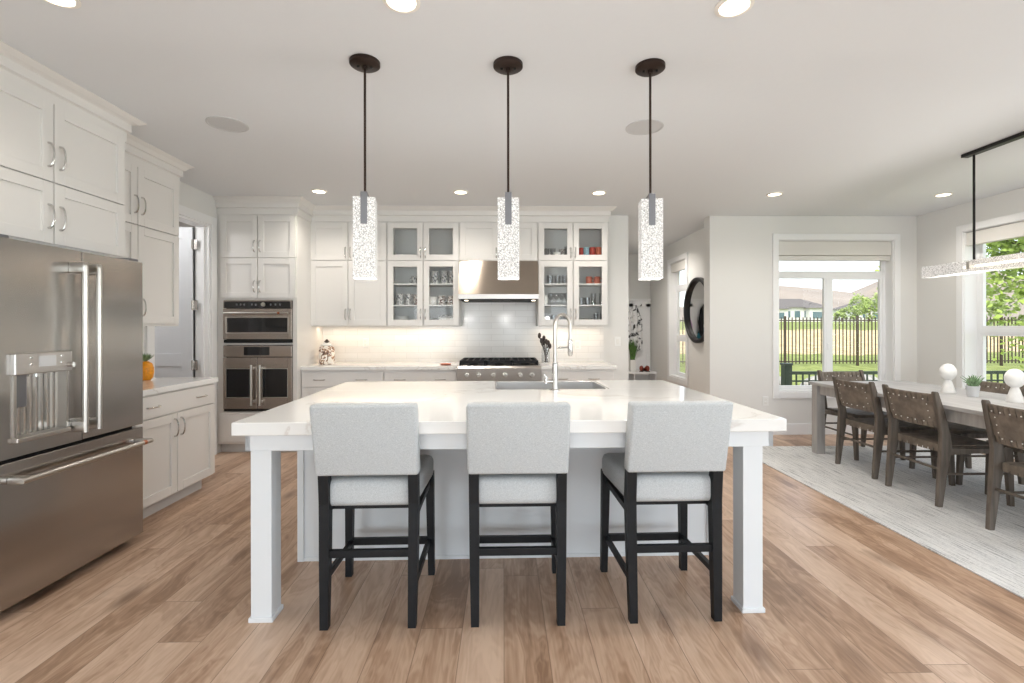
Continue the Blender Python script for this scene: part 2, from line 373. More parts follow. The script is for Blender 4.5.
# ------------------------------------------------------------------ room shell
H = 2.74; XL = -3.07; XR = 5.21; YB = 6.02
b = NB(); box(b, -5.2, 5.45, -4.7, 9.4, -.12, 0); struct('floor', b, 'floor')
b = NB(); box(b, -5.2, 5.45, -4.7, 9.4, H, H + .15); struct('ceiling', b, 'ceiling')
def wall_open(bm, F, u0, u1, n0, n1, holes):
    """wall in frame F from u0..u1 with rectangular holes (a,b,z0,z1)"""
    cur = u0
    for a, c, z0, z1 in sorted(holes):
        if a > cur: mbox(bm, F, cur, a, 0, H, n0, n1)
        if z0 > 0: mbox(bm, F, a, c, 0, z0, n0, n1)
        mbox(bm, F, a, c, z1, H, n0, n1); cur = c
    mbox(bm, F, cur, u1, 0, H, n0, n1)
b = NB(); wall_open(b, FX(XL), -4.5, YB, -.14, 0, [(4.30, 5.13, 0, 2.42)]); struct('wall_left', b, 'wall')
b = NB(); box(b, XL - .14, 1.558, YB, YB + .15, 0, H); struct('wall_back', b, 'wall')
b = NB(); box(b, 1.408, 1.558, YB + .15, 9.2, 0, H); struct('wall_hall_left', b, 'wall')
WB = (3.445, 4.91, .53, 2.44)
b = NB(); wall_open(b, FY(YB), 2.58, XR, -.18, 0, [WB]); struct('wall_dining', b, 'wall')
b = NB(); wall_open(b, FXn(2.80), YB + .18, 9.2, -.16, 0, [(7.38, 8.12, .53, 2.41)]); struct('wall_hall_right', b, 'wall')
b = NB(); box(b, 1.4, 2.96, 9.2, 9.35, 0, H); struct('wall_hall_end', b, 'wall')
WR = (3.62, 5.40, .53, 2.42)
b = NB(); wall_open(b, FXn(XR), -4.5, YB + .18, -.2, 0, [WR, (-3.3, .9, .25, 2.45)]); struct('wall_right', b, 'wall')
b = NB(); wall_open(b, FY(-4.5), XL - .14, XR + .2, 0, .2, [(-3.0, -.6, .3, 2.5), (-.2, 2.4, .3, 2.5)]); struct('wall_behind', b, 'wall')
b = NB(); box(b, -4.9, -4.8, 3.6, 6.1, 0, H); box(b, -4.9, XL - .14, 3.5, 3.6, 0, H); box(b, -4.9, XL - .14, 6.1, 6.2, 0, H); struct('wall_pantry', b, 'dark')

# baseboards
b = NB(); box(b, 2.58, XR, YB - .015, YB, 0, .13); box(b, 2.58, XR, YB - .011, YB, .13, .14); struct('baseboard_back', b, 'trim')
b = NB(); box(b, XR - .015, XR, -4.5, YB - .015, 0, .13); box(b, XR - .011, XR, -4.5, YB - .015, .13, .14); struct('baseboard_right', b, 'trim')
b = NB(); box(b, 2.785, 2.80, YB + .18, 8.75, 0, .14); struct('baseboard_hall', b, 'trim')
b = NB(); box(b, 1.25, 1.558, YB - .015, YB, 0, .14); struct('baseboard_kitchen', b, 'trim')

# casings
def casing(name, F, a, c, z0, z1, wd=.075, bottom=True):
    b = NB(); t = .018
    mbox(b, F, a - wd, a, z0 - (wd if bottom else 0), z1 + wd, 0, t, .002); mbox(b, F, c, c + wd, z0 - (wd if bottom else 0), z1 + wd, 0, t, .002)
    mbox(b, F, a, c, z1, z1 + wd, 0, t, .002)
    if bottom: mbox(b, F, a, c, z0 - wd, z0, 0, t, .002)
    return struct(name, b, 'trim')
casing('trim_1', FY(YB), *WB); casing('trim_2', FXn(XR), *WR)
casing('trim_3', FXn(2.80), 7.38, 8.12, .53, 2.41); casing('trim_4', FX(XL), 4.30, 5.13, 0, 2.42, .09, False)
# door stop / jamb liner in the left wall
b = NB(); box(b, XL - .14, XL, 5.11, 5.13, 0, 2.42); box(b, XL - .14, XL, 4.30, 4.32, 0, 2.42); box(b, XL - .14, XL, 4.32, 5.11, 2.40, 2.42)
box(b, XL - .07, XL - .04, 5.09, 5.11, 0, 2.40); struct('trim_5', b, 'trim')

def window(name, F, a, c, z0, z1, depth, kind, trim=True):
    """F: wall face frame; the unit sits 'depth' behind the face"""
    t = thing(name, None, None, (0, 0, 0), kind='structure')
    d0, d1 = -depth - .05, -depth
    f = .045; b = NB()
    mbox(b, F, a, a + f, z0, z1, d0, d1, .003); mbox(b, F, c - f, c, z0, z1, d0, d1, .003)
    mbox(b, F, a + f, c - f, z0, z0 + f, d0, d1, .003); mbox(b, F, a + f, c - f, z1 - f, z1, d0, d1, .003)
    part('window_frame', b, 'vinyl', t)
    b = NB(); mbox(b, F, a + .001, c - .001, z0, z0 + .02, d1, -.001, .003); part('window_sill', b, 'trim', t)
    # reveal liner
    b = NB(); mbox(b, F, a, a + .008, z0 + .02, z1, d1, 0); mbox(b, F, c - .008, c, z0 + .02, z1, d1, 0); mbox(b, F, a + .008, c - .008, z1 - .008, z1, d1, 0); part('jamb_liner', b, 'trim', t)
    def pane(u0, u1, v0, v1, s=.03):
        b = NB(); mbox(b, F, u0, u0 + s, v0, v1, d0 + .008, d1 - .004, .002); mbox(b, F, u1 - s, u1, v0, v1, d0 + .008, d1 - .004, .002)
        mbox(b, F, u0 + s, u1 - s, v0, v0 + s, d0 + .008, d1 - .004, .002); mbox(b, F, u0 + s, u1 - s, v1 - s, v1, d0 + .008, d1 - .004, .002)
        sh = part('sash', b, 'vinyl', t)
        b = NB(); mbox(b, F, u0 + s, u1 - s, v0 + s, v1 - s, d0 + .022, d0 + .027); part('pane', b, 'pane', sh)
    A, Bq = a + f, c - f
    if kind == 'slider':
        zt = z1 - (.42 if depth == .12 else .35)
        b = NB(); mbox(b, F, A, Bq, zt - .03, zt + .03, d0, d1, .003); m = (A + Bq) / 2 - .02; mbox(b, F, m - .028, m + .028, z0 + f, zt - .03, d0, d1, .003)
        part('mullion', b, 'vinyl', t)
        pane(A, Bq, zt + .03, z1 - f, .012); pane(A, m - .028, z0 + f, zt - .03, .022); pane(m + .028, Bq, z0 + f, zt - .03, .034)
        b = NB(); mbox(b, F, m - .012, m + .012, 1.06, 1.14, d1, d1 + .012, .003); part('latch', b, 'vinyl', t)
    elif kind == 'hung':
        zm = 1.30
        b = NB(); mbox(b, F, A, Bq, zm - .025, zm + .025, d0, d1 + .004, .003); part('meeting_rail', b, 'vinyl', t)
        pane(A, Bq, zm + .025, z1 - f); pane(A, Bq, z0 + f, zm - .025)
    else:
        b = NB(); zs = [z0 + f, 1.17, 1.99, z1 - f]
        for z in (1.17, 1.99): mbox(b, F, A, Bq, z - .025, z + .025, d0, d1, .003)
        part('mullion', b, 'vinyl', t)
        pane(A, Bq, zs[0], 1.145); pane(A, Bq, 1.195, 1.965); pane(A, Bq, 2.015, zs[3])
    return t
w1 = window('window_1', FY(YB), *WB, .12, 'slider')
b = NB(); mbox(b, FY(YB), WB[0] + .01, WB[1] - .01, WB[3] - .19, WB[3] - .012, -.09, -.02, .004); mbox(b, FY(YB), WB[0] + .01, WB[1] - .01, WB[3] - .255, WB[3] - .195, -.085, -.03, .004)
o = part('blind', b, 'shade', w1)
w2 = window('window_2', FXn(XR), *WR, .14, 'hung')
b = NB(); mbox(b, FXn(XR), WR[0] + .01, WR[1] - .01, WR[3] - .16, WR[3] - .012, -.09, -.02, .004); part('blind', b, 'shade', w2)
w3 = window('window_3', FXn(2.80), 7.38, 8.12, .53, 2.41, .10, 'triple')
b = NB(); mbox(b, FXn(2.8), 7.39, 8.11, 2.26, 2.40, -.08, -.02, .004); part('blind', b, 'shade', w3)
window('window_4', FXn(XR), -3.3, .9, .25, 2.45, .1, 'slider')
window('window_5', FY(-4.5), -3.0, -.6, .3, 2.5, -.15, 'slider'); window('window_6', FY(-4.5), -.2, 2.4, .3, 2.5, -.15, 'slider')

# open door to the pantry: leaf swung into the pantry, hinged at the far jamb
pl_ = bpy.data.lights.new('lamp_POINT', 'POINT'); pl_.energy = 22; pl_.shadow_soft_size = .1; po = bpy.data.objects.new('pantry_lamp', pl_); C.objects.link(po); po.location = (-3.9, 4.3, 2.5)
d = thing('door_1', None, None, (XL - .15, 5.105, 0), kind='structure')
b = NB(); F = lambda u, v, n: (u, 5.085 - n, v)
xa, xb = XL - .15 - .79, XL - .15
mbox(b, F, xa, xb, .01, 2.39, -.03, -.008)
for (u0, u1, v0, v1) in ((xa, xa + .11, .01, 2.39), (xb - .11, xb, .01, 2.39), (xa + .11, xb - .11, .01, .22), (xa + .11, xb - .11, .95, 1.08), (xa + .11, xb - .11, 2.27, 2.39)):
    mbox(b, F, u0, u1, v0, v1, -.035, .005, .002)
part('door_leaf', b, 'doorpaint', d)
for z in (.33, .96, 1.58, 2.21):
    b = NB(); box(b, XL - .155, XL - .10, 5.075, 5.088, z - .05, z + .05); cyl(b, (XL - .146, 5.07, z - .05), (XL - .146, 5.07, z + .05), .009, 10)
    part('hinge', b, 'chrome', d)
b = NB(); lathe(b, [(.0, 0), (.026, 0), (.028, .01), (.012, .018), (.012, .04), (.026, .05), (.024, .07), (0, .078)], (0, 0, 0), 14)
bmesh.ops.rotate(b, verts=b.verts, matrix=Matrix.Rotation(R(90), 3, 'X')); bmesh.ops.translate(b, verts=b.verts, vec=(xa + .06, 5.08, .98)); part('door_handle', b, 'chrome', d, True)

# ------------------------------------------------------------------ cabinet vocabulary
def shaker(F, u0, u1, v0, v1, parent, mat='cab', name='door', glass=False, st=.062, t=.02):
    b = NB()
    mbox(b, F, u0, u0 + st, v0, v1, 0, t, .0015, 1); mbox(b, F, u1 - st, u1, v0, v1, 0, t, .0015, 1)
    mbox(b, F, u0 + st, u1 - st, v0, v0 + st, 0, t, .0015, 1); mbox(b, F, u0 + st, u1 - st, v1 - st, v1, 0, t, .0015, 1)
    if not glass: mbox(b, F, u0 + st - .005, u1 - st + .005, v0 + st - .005, v1 - st + .005, .002, t - .013)
    o = part(name, b, mat, parent)
    if glass:
        b = NB(); mbox(b, F, u0 + st - .005, u1 - st + .005, v0 + st - .005, v1 - st + .005, .007, .011); part('pane', b, 'cabglass', o)
    return o
def slab(F, u0, u1, v0, v1, parent, mat='cab', name='drawer', t=.02):
    b = NB(); mbox(b, F, u0, u1, v0, v1, 0, t, .002, 1); return part(name, b, mat, parent)
def pull(F, u, v, parent, L=.13, vert=True, n0=.02, out=.032, name='handle'):
    pts = []
    for k in range(13):
        a = math.pi * k / 12; s = -math.cos(a) * L / 2; h = n0 + out * (math.sin(a) ** .7)
        pts.append(F(u, v + s, h) if vert else F(u + s, v, h))
    b = NB(); tube(b, pts, [.0065 if k in (0, 12) else (.0045 + .002 * abs(6 - k) / 6) for k in range(13)], 8)
    return part(name, b, 'chrome', parent, True)
def crownprof(bm, F, u0, u1, z0, z1, e0, e1):
    """stepped frieze with flared cove; e0/e1: extra flare at each end (return)"""
    prof = [(.0, z0), (.012, z0), (.012, z0 + .068), (.030, z0 + .075), (.030, z0 + .125), (.042, z0 + .130), (.060, z1 - .025), (.088, z1 - .006), (.088, z1 - .001), (0, z1 - .001)]
    rings = []
    for u, e in ((u0, -e0), (u1, e1)):
        rings.append([F(u + (e * n), v, n) for n, v in prof])
    ring_sweep(bm, rings)
G = .0038

# left wall: cabinet over the fridge -------------------------------------------------
XF = -2.525
t = thing('fridge_cabinet', 'white two-tier cabinet of four shaker doors above the stainless refrigerator', 'cabinet', (-2.78, 2.75, 1.80))
b = NB(); box(b, XL + .001, XF, 2.22, 3.27, 1.80, 2.60); part('body', b, 'cab', t)
b = NB(); box(b, XL + .001, XF - .02, 3.24, 3.27, 0, 1.80); box(b, XL + .001, XF - .02, 2.20, 2.22, 0, 2.60); part('side_panel', b, 'cab', t)
F = FX(XF)
for (y0, y1, s) in ((2.235, 2.75, 1), (2.75, 3.262, -1)):
    for (z0, z1, hz) in ((1.812, 2.15, 1.96), (2.157, 2.595, 2.30)):
        d = shaker(F, y0 + G, y1 - G, z0, z1, t); pull(F, (y1 - .035) if s > 0 else (y0 + .035), hz, d)
b = NB(); crownprof(b, FX(XF), 2.1, 3.27, 2.58, H, 0, 1)
FE = lambda u, v, n: (u, 3.27 + n, v)
rings = []
prof = [(.0, 2.58), (.012, 2.58), (.012, 2.648), (.030, 2.655), (.030, 2.705), (.042, 2.71), (.060, H - .025), (.088, H - .006), (.088, H - .001), (0, H - .001)]
def crown_return(bm, x0, x1, y, z0, sgn=1, flare_end=None):
    pr = [(.0, z0), (.012, z0), (.012, z0 + .068), (.030, z0 + .075), (.030, z0 + .125), (.042, z0 + .130), (.060, H - .025), (.088, H - .006), (.088, H - .001), (0, H - .001)]
    ring_sweep(bm, [[(x0, y + sgn * n, v) for n, v in pr], [(x1 + n, y + sgn * n, v) for n, v in pr]])
crown_return(b, XL, XF, 3.27, 2.58); struct('trim_6', b, 'cab')

# left wall: upper cabinet beyond
XU = -2.77
t = thing('wall_cabinet', 'white two-tier wall cabinet hung between the fridge cabinet and the pantry door', 'cabinet', (-2.9, 3.72, 1.36))
b = NB(); box(b, XL + .001, XU, 3.275, 4.17, 1.375, 2.57); part('body', b, 'cab', t)
b = NB(); box(b, XL + .001, XU + .01, 3.275, 4.17, 1.36, 1.375); part('light_rail', b, 'cab', t)
F = FX(XU)
for (y0, y1, s) in ((3.28, 3.70, 1), (3.70, 4.165, -1)):
    for (z0, z1, hz) in ((1.378, 2.115, 1.50), (2.122, 2.56, 2.27)):
        d = shaker(F, y0 + G, y1 - G, z0, z1, t); pull(F, (y1 - .035) if s > 0 else (y0 + .035), hz, d)
b = NB(); crownprof(b, FX(XU), 3.27, 4.17, 2.56, H, 0, 1); crown_return(b, XL, XU, 4.17, 2.56); struct('trim_7', b, 'cab')

# left base cabinet
XB = -2.478
t = thing('base_cabinet', 'white base cabinet with one wide drawer and two doors between refrigerator and pantry door', 'cabinet', (-2.76, 3.72, 0))
b = NB(); box(b, XL + .001, XB, 3.275, 4.18, .10, .88); part('body', b, 'cab', t)
b = NB(); box(b, XL + .001, XB - .06, 3.275, 4.12, 0, .10); part('toe_kick', b, 'kickgrey', t)
F = FX(XB)
d = slab(F, 3.28, 4.175, .715, .868, t); pull(F, 3.44, .79, d, .12, False); pull(F, 3.98, .79, d, .12, False)
for (y0, y1, s) in ((3.28, 3.70, 1), (3.70, 4.175, -1)):
    d = shaker(F, y0 + G, y1 - G, .112, .705, t); pull(F, (y1 - .035) if s > 0 else (y0 + .035), .60, d)
b = NB(); box(b, XL + .001, XB + .035, 3.275, 4.20, .881, .921, .004); single('countertop', b, 'quartz', 'white quartz worktop on the left base cabinet, a pineapple on it', 'countertop', (-2.75, 3.72, .881))
# pineapple
t = thing('pineapple', 'small orange pineapple with green crown on the left worktop by the refrigerator', 'ornament', (-2.90, 3.98, .921))
b = NB(); lathe(b, [(.0, 0), (.034, .002), (.050, .022), (.057, .06), (.056, .10), (.045, .135), (.022, .152), (0, .155)], (-2.90, 3.98, .921), 20); part('fruit', b, 'orange', t, True)
b = NB(); random.seed(4)
for k in range(26):
    a = k * 2.4; tl = .02 + .03 * (k % 5) / 4; L = .085 - tl * .6
    p0 = Vector((-2.90, 3.98, .921 + .15)); dr = Vector((math.cos(a) * tl * 1.4, math.sin(a) * tl * 1.4, L)); s = Vector((-math.sin(a), math.cos(a), 0)) * .009
    m = p0 + dr * .5 + Vector((math.cos(a), math.sin(a), 0)) * .003
    v = [b.verts.new(q) for q in (p0 - s * .6, p0 + s * .6, m + s, p0 + dr, m - s)]; b.faces.new(v)
part('crown', b, 'palegreen', t)

# ------------------------------------------------------------------ refrigerator
XFR = -2.278; Y0, Y1, YS = 2.207, 3.105, 2.662
t = thing('refrigerator', 'stainless steel French-door refrigerator with water dispenser and bottom freezer drawer', 'refrigerator', (-2.66, 2.66, 0))
b = NB(); box(b, -3.02, XFR - .065, Y0, Y1, .03, 1.745, .004); part('body', b, 'greymetal', t)
b = NB(); box(b, -3.0, XFR - .10, Y0 + .02, Y1 - .02, 0, .03); box(b, XFR - .09, XFR - .062, Y0 + .01, Y1 - .01, .03, 1.73); part('grille', b, 'blackgap', t)
F = FX(XFR)
b = NB()
# left door with dispenser opening
dz0, dz1, dy0, dy1 = .825, 1.135, 2.295, 2.565
mbox(b, F, Y0, dy0, .74, 1.757, -.06, 0); mbox(b, F, dy1, YS - .003, .74, 1.757, -.06, 0)
mbox(b, F, dy0, dy1, .74, dz0, -.06, 0); mbox(b, F, dy0, dy1, dz1, 1.757, -.06, 0)
dl = part('door', b, 'fridgesteel', t)
b = NB(); mbox(b, F, YS + .003, Y1, .74, 1.757, -.06, 0, .004); dr = part('door', b, 'fridgesteel', t)
b = NB(); mbox(b, F, Y0, Y1, .055, .722, -.06, 0, .004); dw = part('drawer', b, 'fridgesteel', t)
b = NB(); n = 18
for k in range(n):
    a = dy0 + (dy1 - dy0) * k / n; c = dy0 + (dy1 - dy0) * (k + 1) / n; e = .012 * (k % 2)
    mbox(b, F, a, c, dz0, dz1, -.058, -.052 + e * .8)
rc = part('dispenser_recess', b, 'chrome', dl)
b = NB(); mbox(b, F, dy0 - .014, dy1 + .014, dz1 - .012, 1.223, -.005, .022, .004); pn = part('control_panel', b, 'steel', dl)
b = NB(); mbox(b, F, dy0 + .10, dy1 - .08, 1.155, 1.208, .02, .0235); part('screen', b, 'speaker', pn)
for yy in (dy0 + .055, dy1 - .055):
    for zz in (1.165, 1.198): b = NB(); mbox(b, F, yy, yy + .012, zz, zz + .010, .02, .026, .002); part('button', b, 'chrome', pn)
b = NB(); mbox(b, F, dy0 - .006, dy1 + .006, dz0 - .018, dz0 + .004, -.05, .024, .004); part('drip_tray', b, 'nickel', dl)
b = NB(); mbox(b, F, dy0 - .006, dy0 + .006, dz0, dz1, -.05, .008); part('recess_edge', b, 'nickel', dl); b = NB(); mbox(b, F, dy1 - .006, dy1 + .006, dz0, dz1, -.05, .008); part('recess_edge', b, 'nickel', dl)
b = NB(); mbox(b, F, dy0 + .02, dy0 + .085, dz1 - .17, dz1 - .01, -.05, -.02, .004); part('paddle', b, 'greymetal', dl)
b = NB(); cyl(b, F(dy0 + .13, dz1 - .03, -.02), F(dy0 + .13, dz1, -.02), .008); part('spigot', b, 'chrome', dl, True)
b = NB(); cyl(b, F(dy1 - .01, 1.155, .02), F(dy1 - .01, 1.155, .05), .013); part('knob', b, 'chrome', pn, True)
b = NB(); cyl(b, F(dy1 + .012, 1.155, .02), F(dy1 + .012, 1.155, .04), .008); part('knob', b, 'chrome', pn, True)
for (yy, dd) in ((2.595, dl), (2.682, dr)):
    b = NB(); tube(b, [F(yy, .795, .075), F(yy, 1.672, .075)], .0135, 16)
    for zz in (.80, 1.635): mbox(b, F, yy - .015, yy + .015, zz, zz + .055, 0, .080, .005)
    part('handle', b, 'nickel', dd, True)
b = NB(); tube(b, [F(2.26, .64, .07), F(3.08, .64, .07)], .0135, 16)
for yy in (2.262, 3.03): mbox(b, F, yy, yy + .05, .625, .655, 0, .074, .005)
hd = part('handle', b, 'nickel', dw, True)
b = NB(); tube(b, [F(3.008, .64, .07), F(3.03, .64, .07)], .0142, 16); part('ring', b, 'copper', hd, True)
b = NB(); box(b, -2.5, XFR - .02, Y0 + .01, Y0 + .09, 1.757, 1.775, .004); part('hinge_cover', b, 'greymetal', t); b = NB(); box(b, -2.5, XFR - .02, Y1 - .09, Y1 - .01, 1.757, 1.775, .004); part('hinge_cover', b, 'greymetal', t)

# ------------------------------------------------------------------ oven tower
YT = 5.26
t = thing('oven_cabinet', 'tall white cabinet housing the two stainless ovens beside the pantry door', 'cabinet', (-2.65, 5.6, 0))
b = NB(); x0, x1 = XL + .002, -2.222
YE = YB - .001; box(b, x0, x0 + .06, YT, YE, .445, 1.645); box(b, x1 - .045, x1, YT, YE, .445, 1.645); box(b, x0, x1, YT, YE, 1.645, 2.57); box(b, x0, x1, YT, YE, .10, .445)
box(b, x0 + .06, x1 - .045, YT, YE, 1.165, 1.180)
part('body', b, 'cab', t)
b = NB(); box(b, x0, x1, YT + .06, YB, 0, .10); part('toe_kick', b, 'kickgrey', t)
F = FY(YT); xm = (x0 + .03 + x1 - .008) / 2
for (u0, u1, s) in ((x0 + .035, xm, 1), (xm, x1 - .006, -1)):
    for (z0, z1, hz) in ((1.665, 2.092, 1.79), (2.10, 2.545, 2.22)):
        d = shaker(F, u0 + G, u1 - G, z0, z1, t); pull(F, (u1 - .03) if s > 0 else (u0 + .03), hz, d, .12)
d = slab(F, x0 + .035, x1 - .006, .125, .43, t)
b = NB(); crownprof(b, FY(YT), x0, x1, 2.56, H, 0, 1)
ring_sweep(b, [[(x1 + n, YT - n, v) for n, v in [(.0, 2.56), (.012, 2.56), (.012, 2.628), (.030, 2.635), (.030, 2.685), (.042, 2.69), (.060, H - .025), (.088, H - .006), (.088, H - .001), (0, H - .001)]],
                [(x1 + n, YE, v) for n, v in [(.0, 2.56), (.012, 2.56), (.012, 2.628), (.030, 2.635), (.030, 2.685), (.042, 2.69), (.060, H - .025), (.088, H - .006), (.088, H - .001), (0, H - .001)]]])
struct('trim_8', b, 'cab')
ox0, ox1 = -2.995, -2.270
# speed oven
t = thing('wall_oven', 'stainless built-in microwave oven with black control strip above the larger oven', 'oven', (-2.63, 5.3, 1.185))
b = NB(); box(b, ox0 + .02, ox1 - .02, YT + .001, YB - .1, 1.185, 1.64); part('body', b, 'blackgap', t)
b = NB(); mbox(b, F, ox0, ox1, 1.555, 1.635, -.0, .022, .002); cp = part('control_panel', b, 'darkglass', t)
b = NB()
for k, u in enumerate((-2.86, -2.82, -2.78, -2.70, -2.66, -2.50, -2.45, -2.40)): mbox(b, F, u, u + .016, 1.585, 1.605, .022, .0232)
part('symbols', b, 'greymetal', cp)
b = NB(); cyl(b, F(-2.57, 1.595, .02), F(-2.57, 1.595, .036), .022, 20); part('dial', b, 'nickel', cp, True)
b = NB(); mbox(b, F, ox0, ox1, 1.628, 1.64, 0, .026, .001); mbox(b, F, ox0, ox0 + .01, 1.555, 1.628, 0, .024); mbox(b, F, ox1 - .01, ox1, 1.555, 1.628, 0, .024); part('panel_frame', b, 'steeldk', t)
b = NB(); u0, u1, v0, v1 = -2.955, -2.315, 1.300, 1.452
mbox(b, F, ox0, u0, 1.225, 1.550, 0, .028, .002); mbox(b, F, u1, ox1, 1.225, 1.550, 0, .028, .002); mbox(b, F, u0, u1, 1.225, v0, 0, .028); mbox(b, F, u0, u1, v1, 1.550, 0, .028)
d = part('door', b, 'steeldk', t)
b = NB(); mbox(b, F, u0, u1, v0, v1, .006, .022); part('window', b, 'darkglass', d)
b = NB(); mbox(b, F, u0 - .012, u1 + .012, v0 - .012, v0 - .006, .026, .031); mbox(b, F, u0 - .012, u1 + .012, v1 + .006, v1 + .012, .026, .031); mbox(b, F, u0 - .012, u0 - .006, v0 - .012, v1 + .012, .026, .031); mbox(b, F, u1 + .006, u1 + .012, v0 - .012, v1 + .012, .026, .031); part('window_trim', b, 'nickel', d)
b = NB(); tube(b, [F(ox0 + .02, 1.503, .065), F(ox1 - .02, 1.503, .065)], .012, 14)
for u in (ox0 + .04, ox1 - .07): mbox(b, F, u, u + .03, 1.493, 1.513, .026, .066, .003)
h = part('handle', b, 'nickel', d, True)
b = NB(); tube(b, [F(ox1 - .13, 1.503, .065), F(ox1 - .105, 1.503, .065)], .0128, 14); part('ring', b, 'copper', h, True)
b = NB(); mbox(b, F, ox0, ox1, 1.186, 1.220, 0, .015, .001); mbox(b, F, ox0 + .03, ox1 - .03, 1.196, 1.206, .015, .018); part('vent', b, 'blackgap', t)
# french-door oven
t = thing('wall_oven', 'large stainless oven with two side-opening doors below the microwave oven', 'oven', (-2.63, 5.3, .45))
b = NB(); box(b, ox0 + .02, ox1 - .02, YT + .001, YB - .1, .452, 1.16); mbox(b, F, ox0, ox1, .452, .478, 0, .012); part('body', b, 'blackgap', t)
b = NB(); mbox(b, F, ox0, ox1, 1.035, 1.155, 0, .026, .003); cp = part('control_panel', b, 'steeldk', t)
b = NB(); mbox(b, F, -2.775, -2.505, 1.052, 1.142, .026, .029); part('screen', b, 'darkglass', cp)
om = (ox0 + ox1) / 2
for (u0, u1, gu, hu) in ((ox0, om - .002, (ox0 + .035, om - .075), om - .045), (om + .002, ox1, (om + .055, ox1 - .045), om + .045)):
    a, c = gu; v0, v1 = .605, .905; b = NB()
    mbox(b, F, u0, a, .480, 1.028, 0, .028, .002); mbox(b, F, c, u1, .480, 1.028, 0, .028, .002); mbox(b, F, a, c, .480, v0, 0, .028); mbox(b, F, a, c, v1, 1.028, 0, .028)
    d = part('door', b, 'steeldk', t)
    b = NB(); mbox(b, F, a, c, v0, v1, .006, .022); part('window', b, 'darkglass', d)
    b = NB(); e = .008
    for q in ((a - e, c + e, v0 - e, v0), (a - e, c + e, v1, v1 + e), (a - e, a, v0, v1), (c, c + e, v0, v1)): mbox(b, F, q[0], q[1], q[2], q[3], .026, .031)
    part('window_trim', b, 'nickel', d)
    b = NB(); tube(b, [F(hu, .52, .07), F(hu, .95, .07)], .0125, 14)
    for z in (.545, .90): mbox(b, F, hu - .012, hu + .012, z, z + .03, .026, .07, .003)
    part('handle', b, 'nickel', d, True)

# ------------------------------------------------------------------ back wall uppers
YU = 5.65; F = FY(YU)
U = [-2.24, -1.348, -.512, .401, 1.22]
zb, zs, zt = 1.372, 2.122, 2.563
def upper(lbl, x0, x1, glass=False, hood=False):
    t = thing('wall_cabinet', lbl, 'cabinet', ((x0 + x1) / 2, 5.83, 2.118 if hood else zb))
    b = NB(); lo = 2.115 if hood else zb - .008
    if not glass: box(b, x0 + .001, x1 - .001, YU, YB - .001, lo, zt + .01); part('body', b, 'cab', t)
    else:
        w_ = .018
        box(b, x0 + .001, x0 + w_, YU, YB - .001, lo, zt + .01); box(b, x1 - w_, x1 - .001, YU, YB - .001, lo, zt + .01)
        box(b, x0 + w_, x1 - w_, YU, YB - .02, lo, lo + .018); box(b, x0 + w_, x1 - w_, YU, YB - .02, zt - .008, zt + .01); box(b, x0 + w_, x1 - w_, YU, YB - .02, zs - .010, zs + .008)
        part('body', b, 'cab', t)
        b = NB(); box(b, x0 + w_, x1 - w_, YB - .02, YB - .001, lo, zt + .01); part('back_panel', b, 'inside', t)
        for z in (1.612, 1.862):
            b = NB(); box(b, x0 + w_, x1 - w_, YU + .02, YB - .02, z - .016, z, .001, 1); part('shelf', b, 'inside', t)
    xm = (x0 + x1) / 2
    for (u0, u1, s) in ((x0 + .004, xm, 1), (xm, x1 - .004, -1)):
        for (z0, z1, hz) in (((zb, zs - .004, 1.50),) if not hood else ()) + ((zs + .004, zt, 2.215),):
            d = shaker(F, u0 + G, u1 - G, z0, z1, t, glass=glass, st=.066)
            pull(F, (u1 - .028) if s > 0 else (u0 + .028), hz, d, .12)
    return t
upper('white solid-door wall cabinet between oven tower and glass-door cabinet', U[0], U[1])
upper('glass-door wall cabinet left of the range hood holding patterned cups', U[1], U[2], True)
upper('short white wall cabinet directly above the stainless range hood', U[2], U[3], hood=True)
upper('glass-door wall cabinet right of the range hood holding drinking glasses', U[3], U[4], True)
b = NB(); crownprof(b, FY(YU), -2.21, U[4], 2.573, H, 0, 1)
pr = [(.0, 2.573), (.012, 2.573), (.012, 2.641), (.030, 2.648), (.030, 2.698), (.042, 2.703), (.060, H - .025), (.088, H - .006), (.088, H - .001), (0, H - .001)]
ring_sweep(b, [[(U[4] + n, YU - n, v) for n, v in pr], [(U[4] + n, YB, v) for n, v in pr]])
struct('trim_9', b, 'cab')
# backsplash
b = NB(); box(b, -2.222, 1.245, YB - .012, YB, .90, 2.12); struct('wall_tile', b, 'tile')
o = bpy.data.objects['wall_tile']; o.name = 'trim_10'

# base cabinets
YC = 5.37; F = FY(YC)
def base(lbl, x0, x1, dr):
    t = thing('base_cabinet', lbl, 'cabinet', ((x0 + x1) / 2, 5.7, 0))
    b = NB(); box(b, x0 + .001, x1 - .001, YC, YB - .013, .10, .88); part('body', b, 'cab', t)
    b = NB(); box(b, x0 + .001, x1 - .001, YC + .06, YB - .013, 0, .10); part('toe_kick', b, 'kickgrey', t)
    d = slab(F, x0 + .01, x1 - .01, .70, .855, t)
    for u in dr: pull(F, u, .775, d, .12, False)
    xm = (x0 + x1) / 2
    for u0, u1, s in ((x0 + .01, xm, 1), (xm, x1 - .01, -1)):
        d = shaker(F, u0 + G, u1 - G, .112, .685, t); pull(F, (u1 - .03) if s > 0 else (u0 + .03), .60, d)
base('white base cabinet beside the oven tower, under the patterned canister', -2.222, -1.315, (-2.02, -1.56))
base('white base cabinet directly left of the gas range', -1.315, -.512, (-1.14, -.70))
base('white base cabinet right of the gas range by the light switch', .415, 1.225, (.65, 1.00))
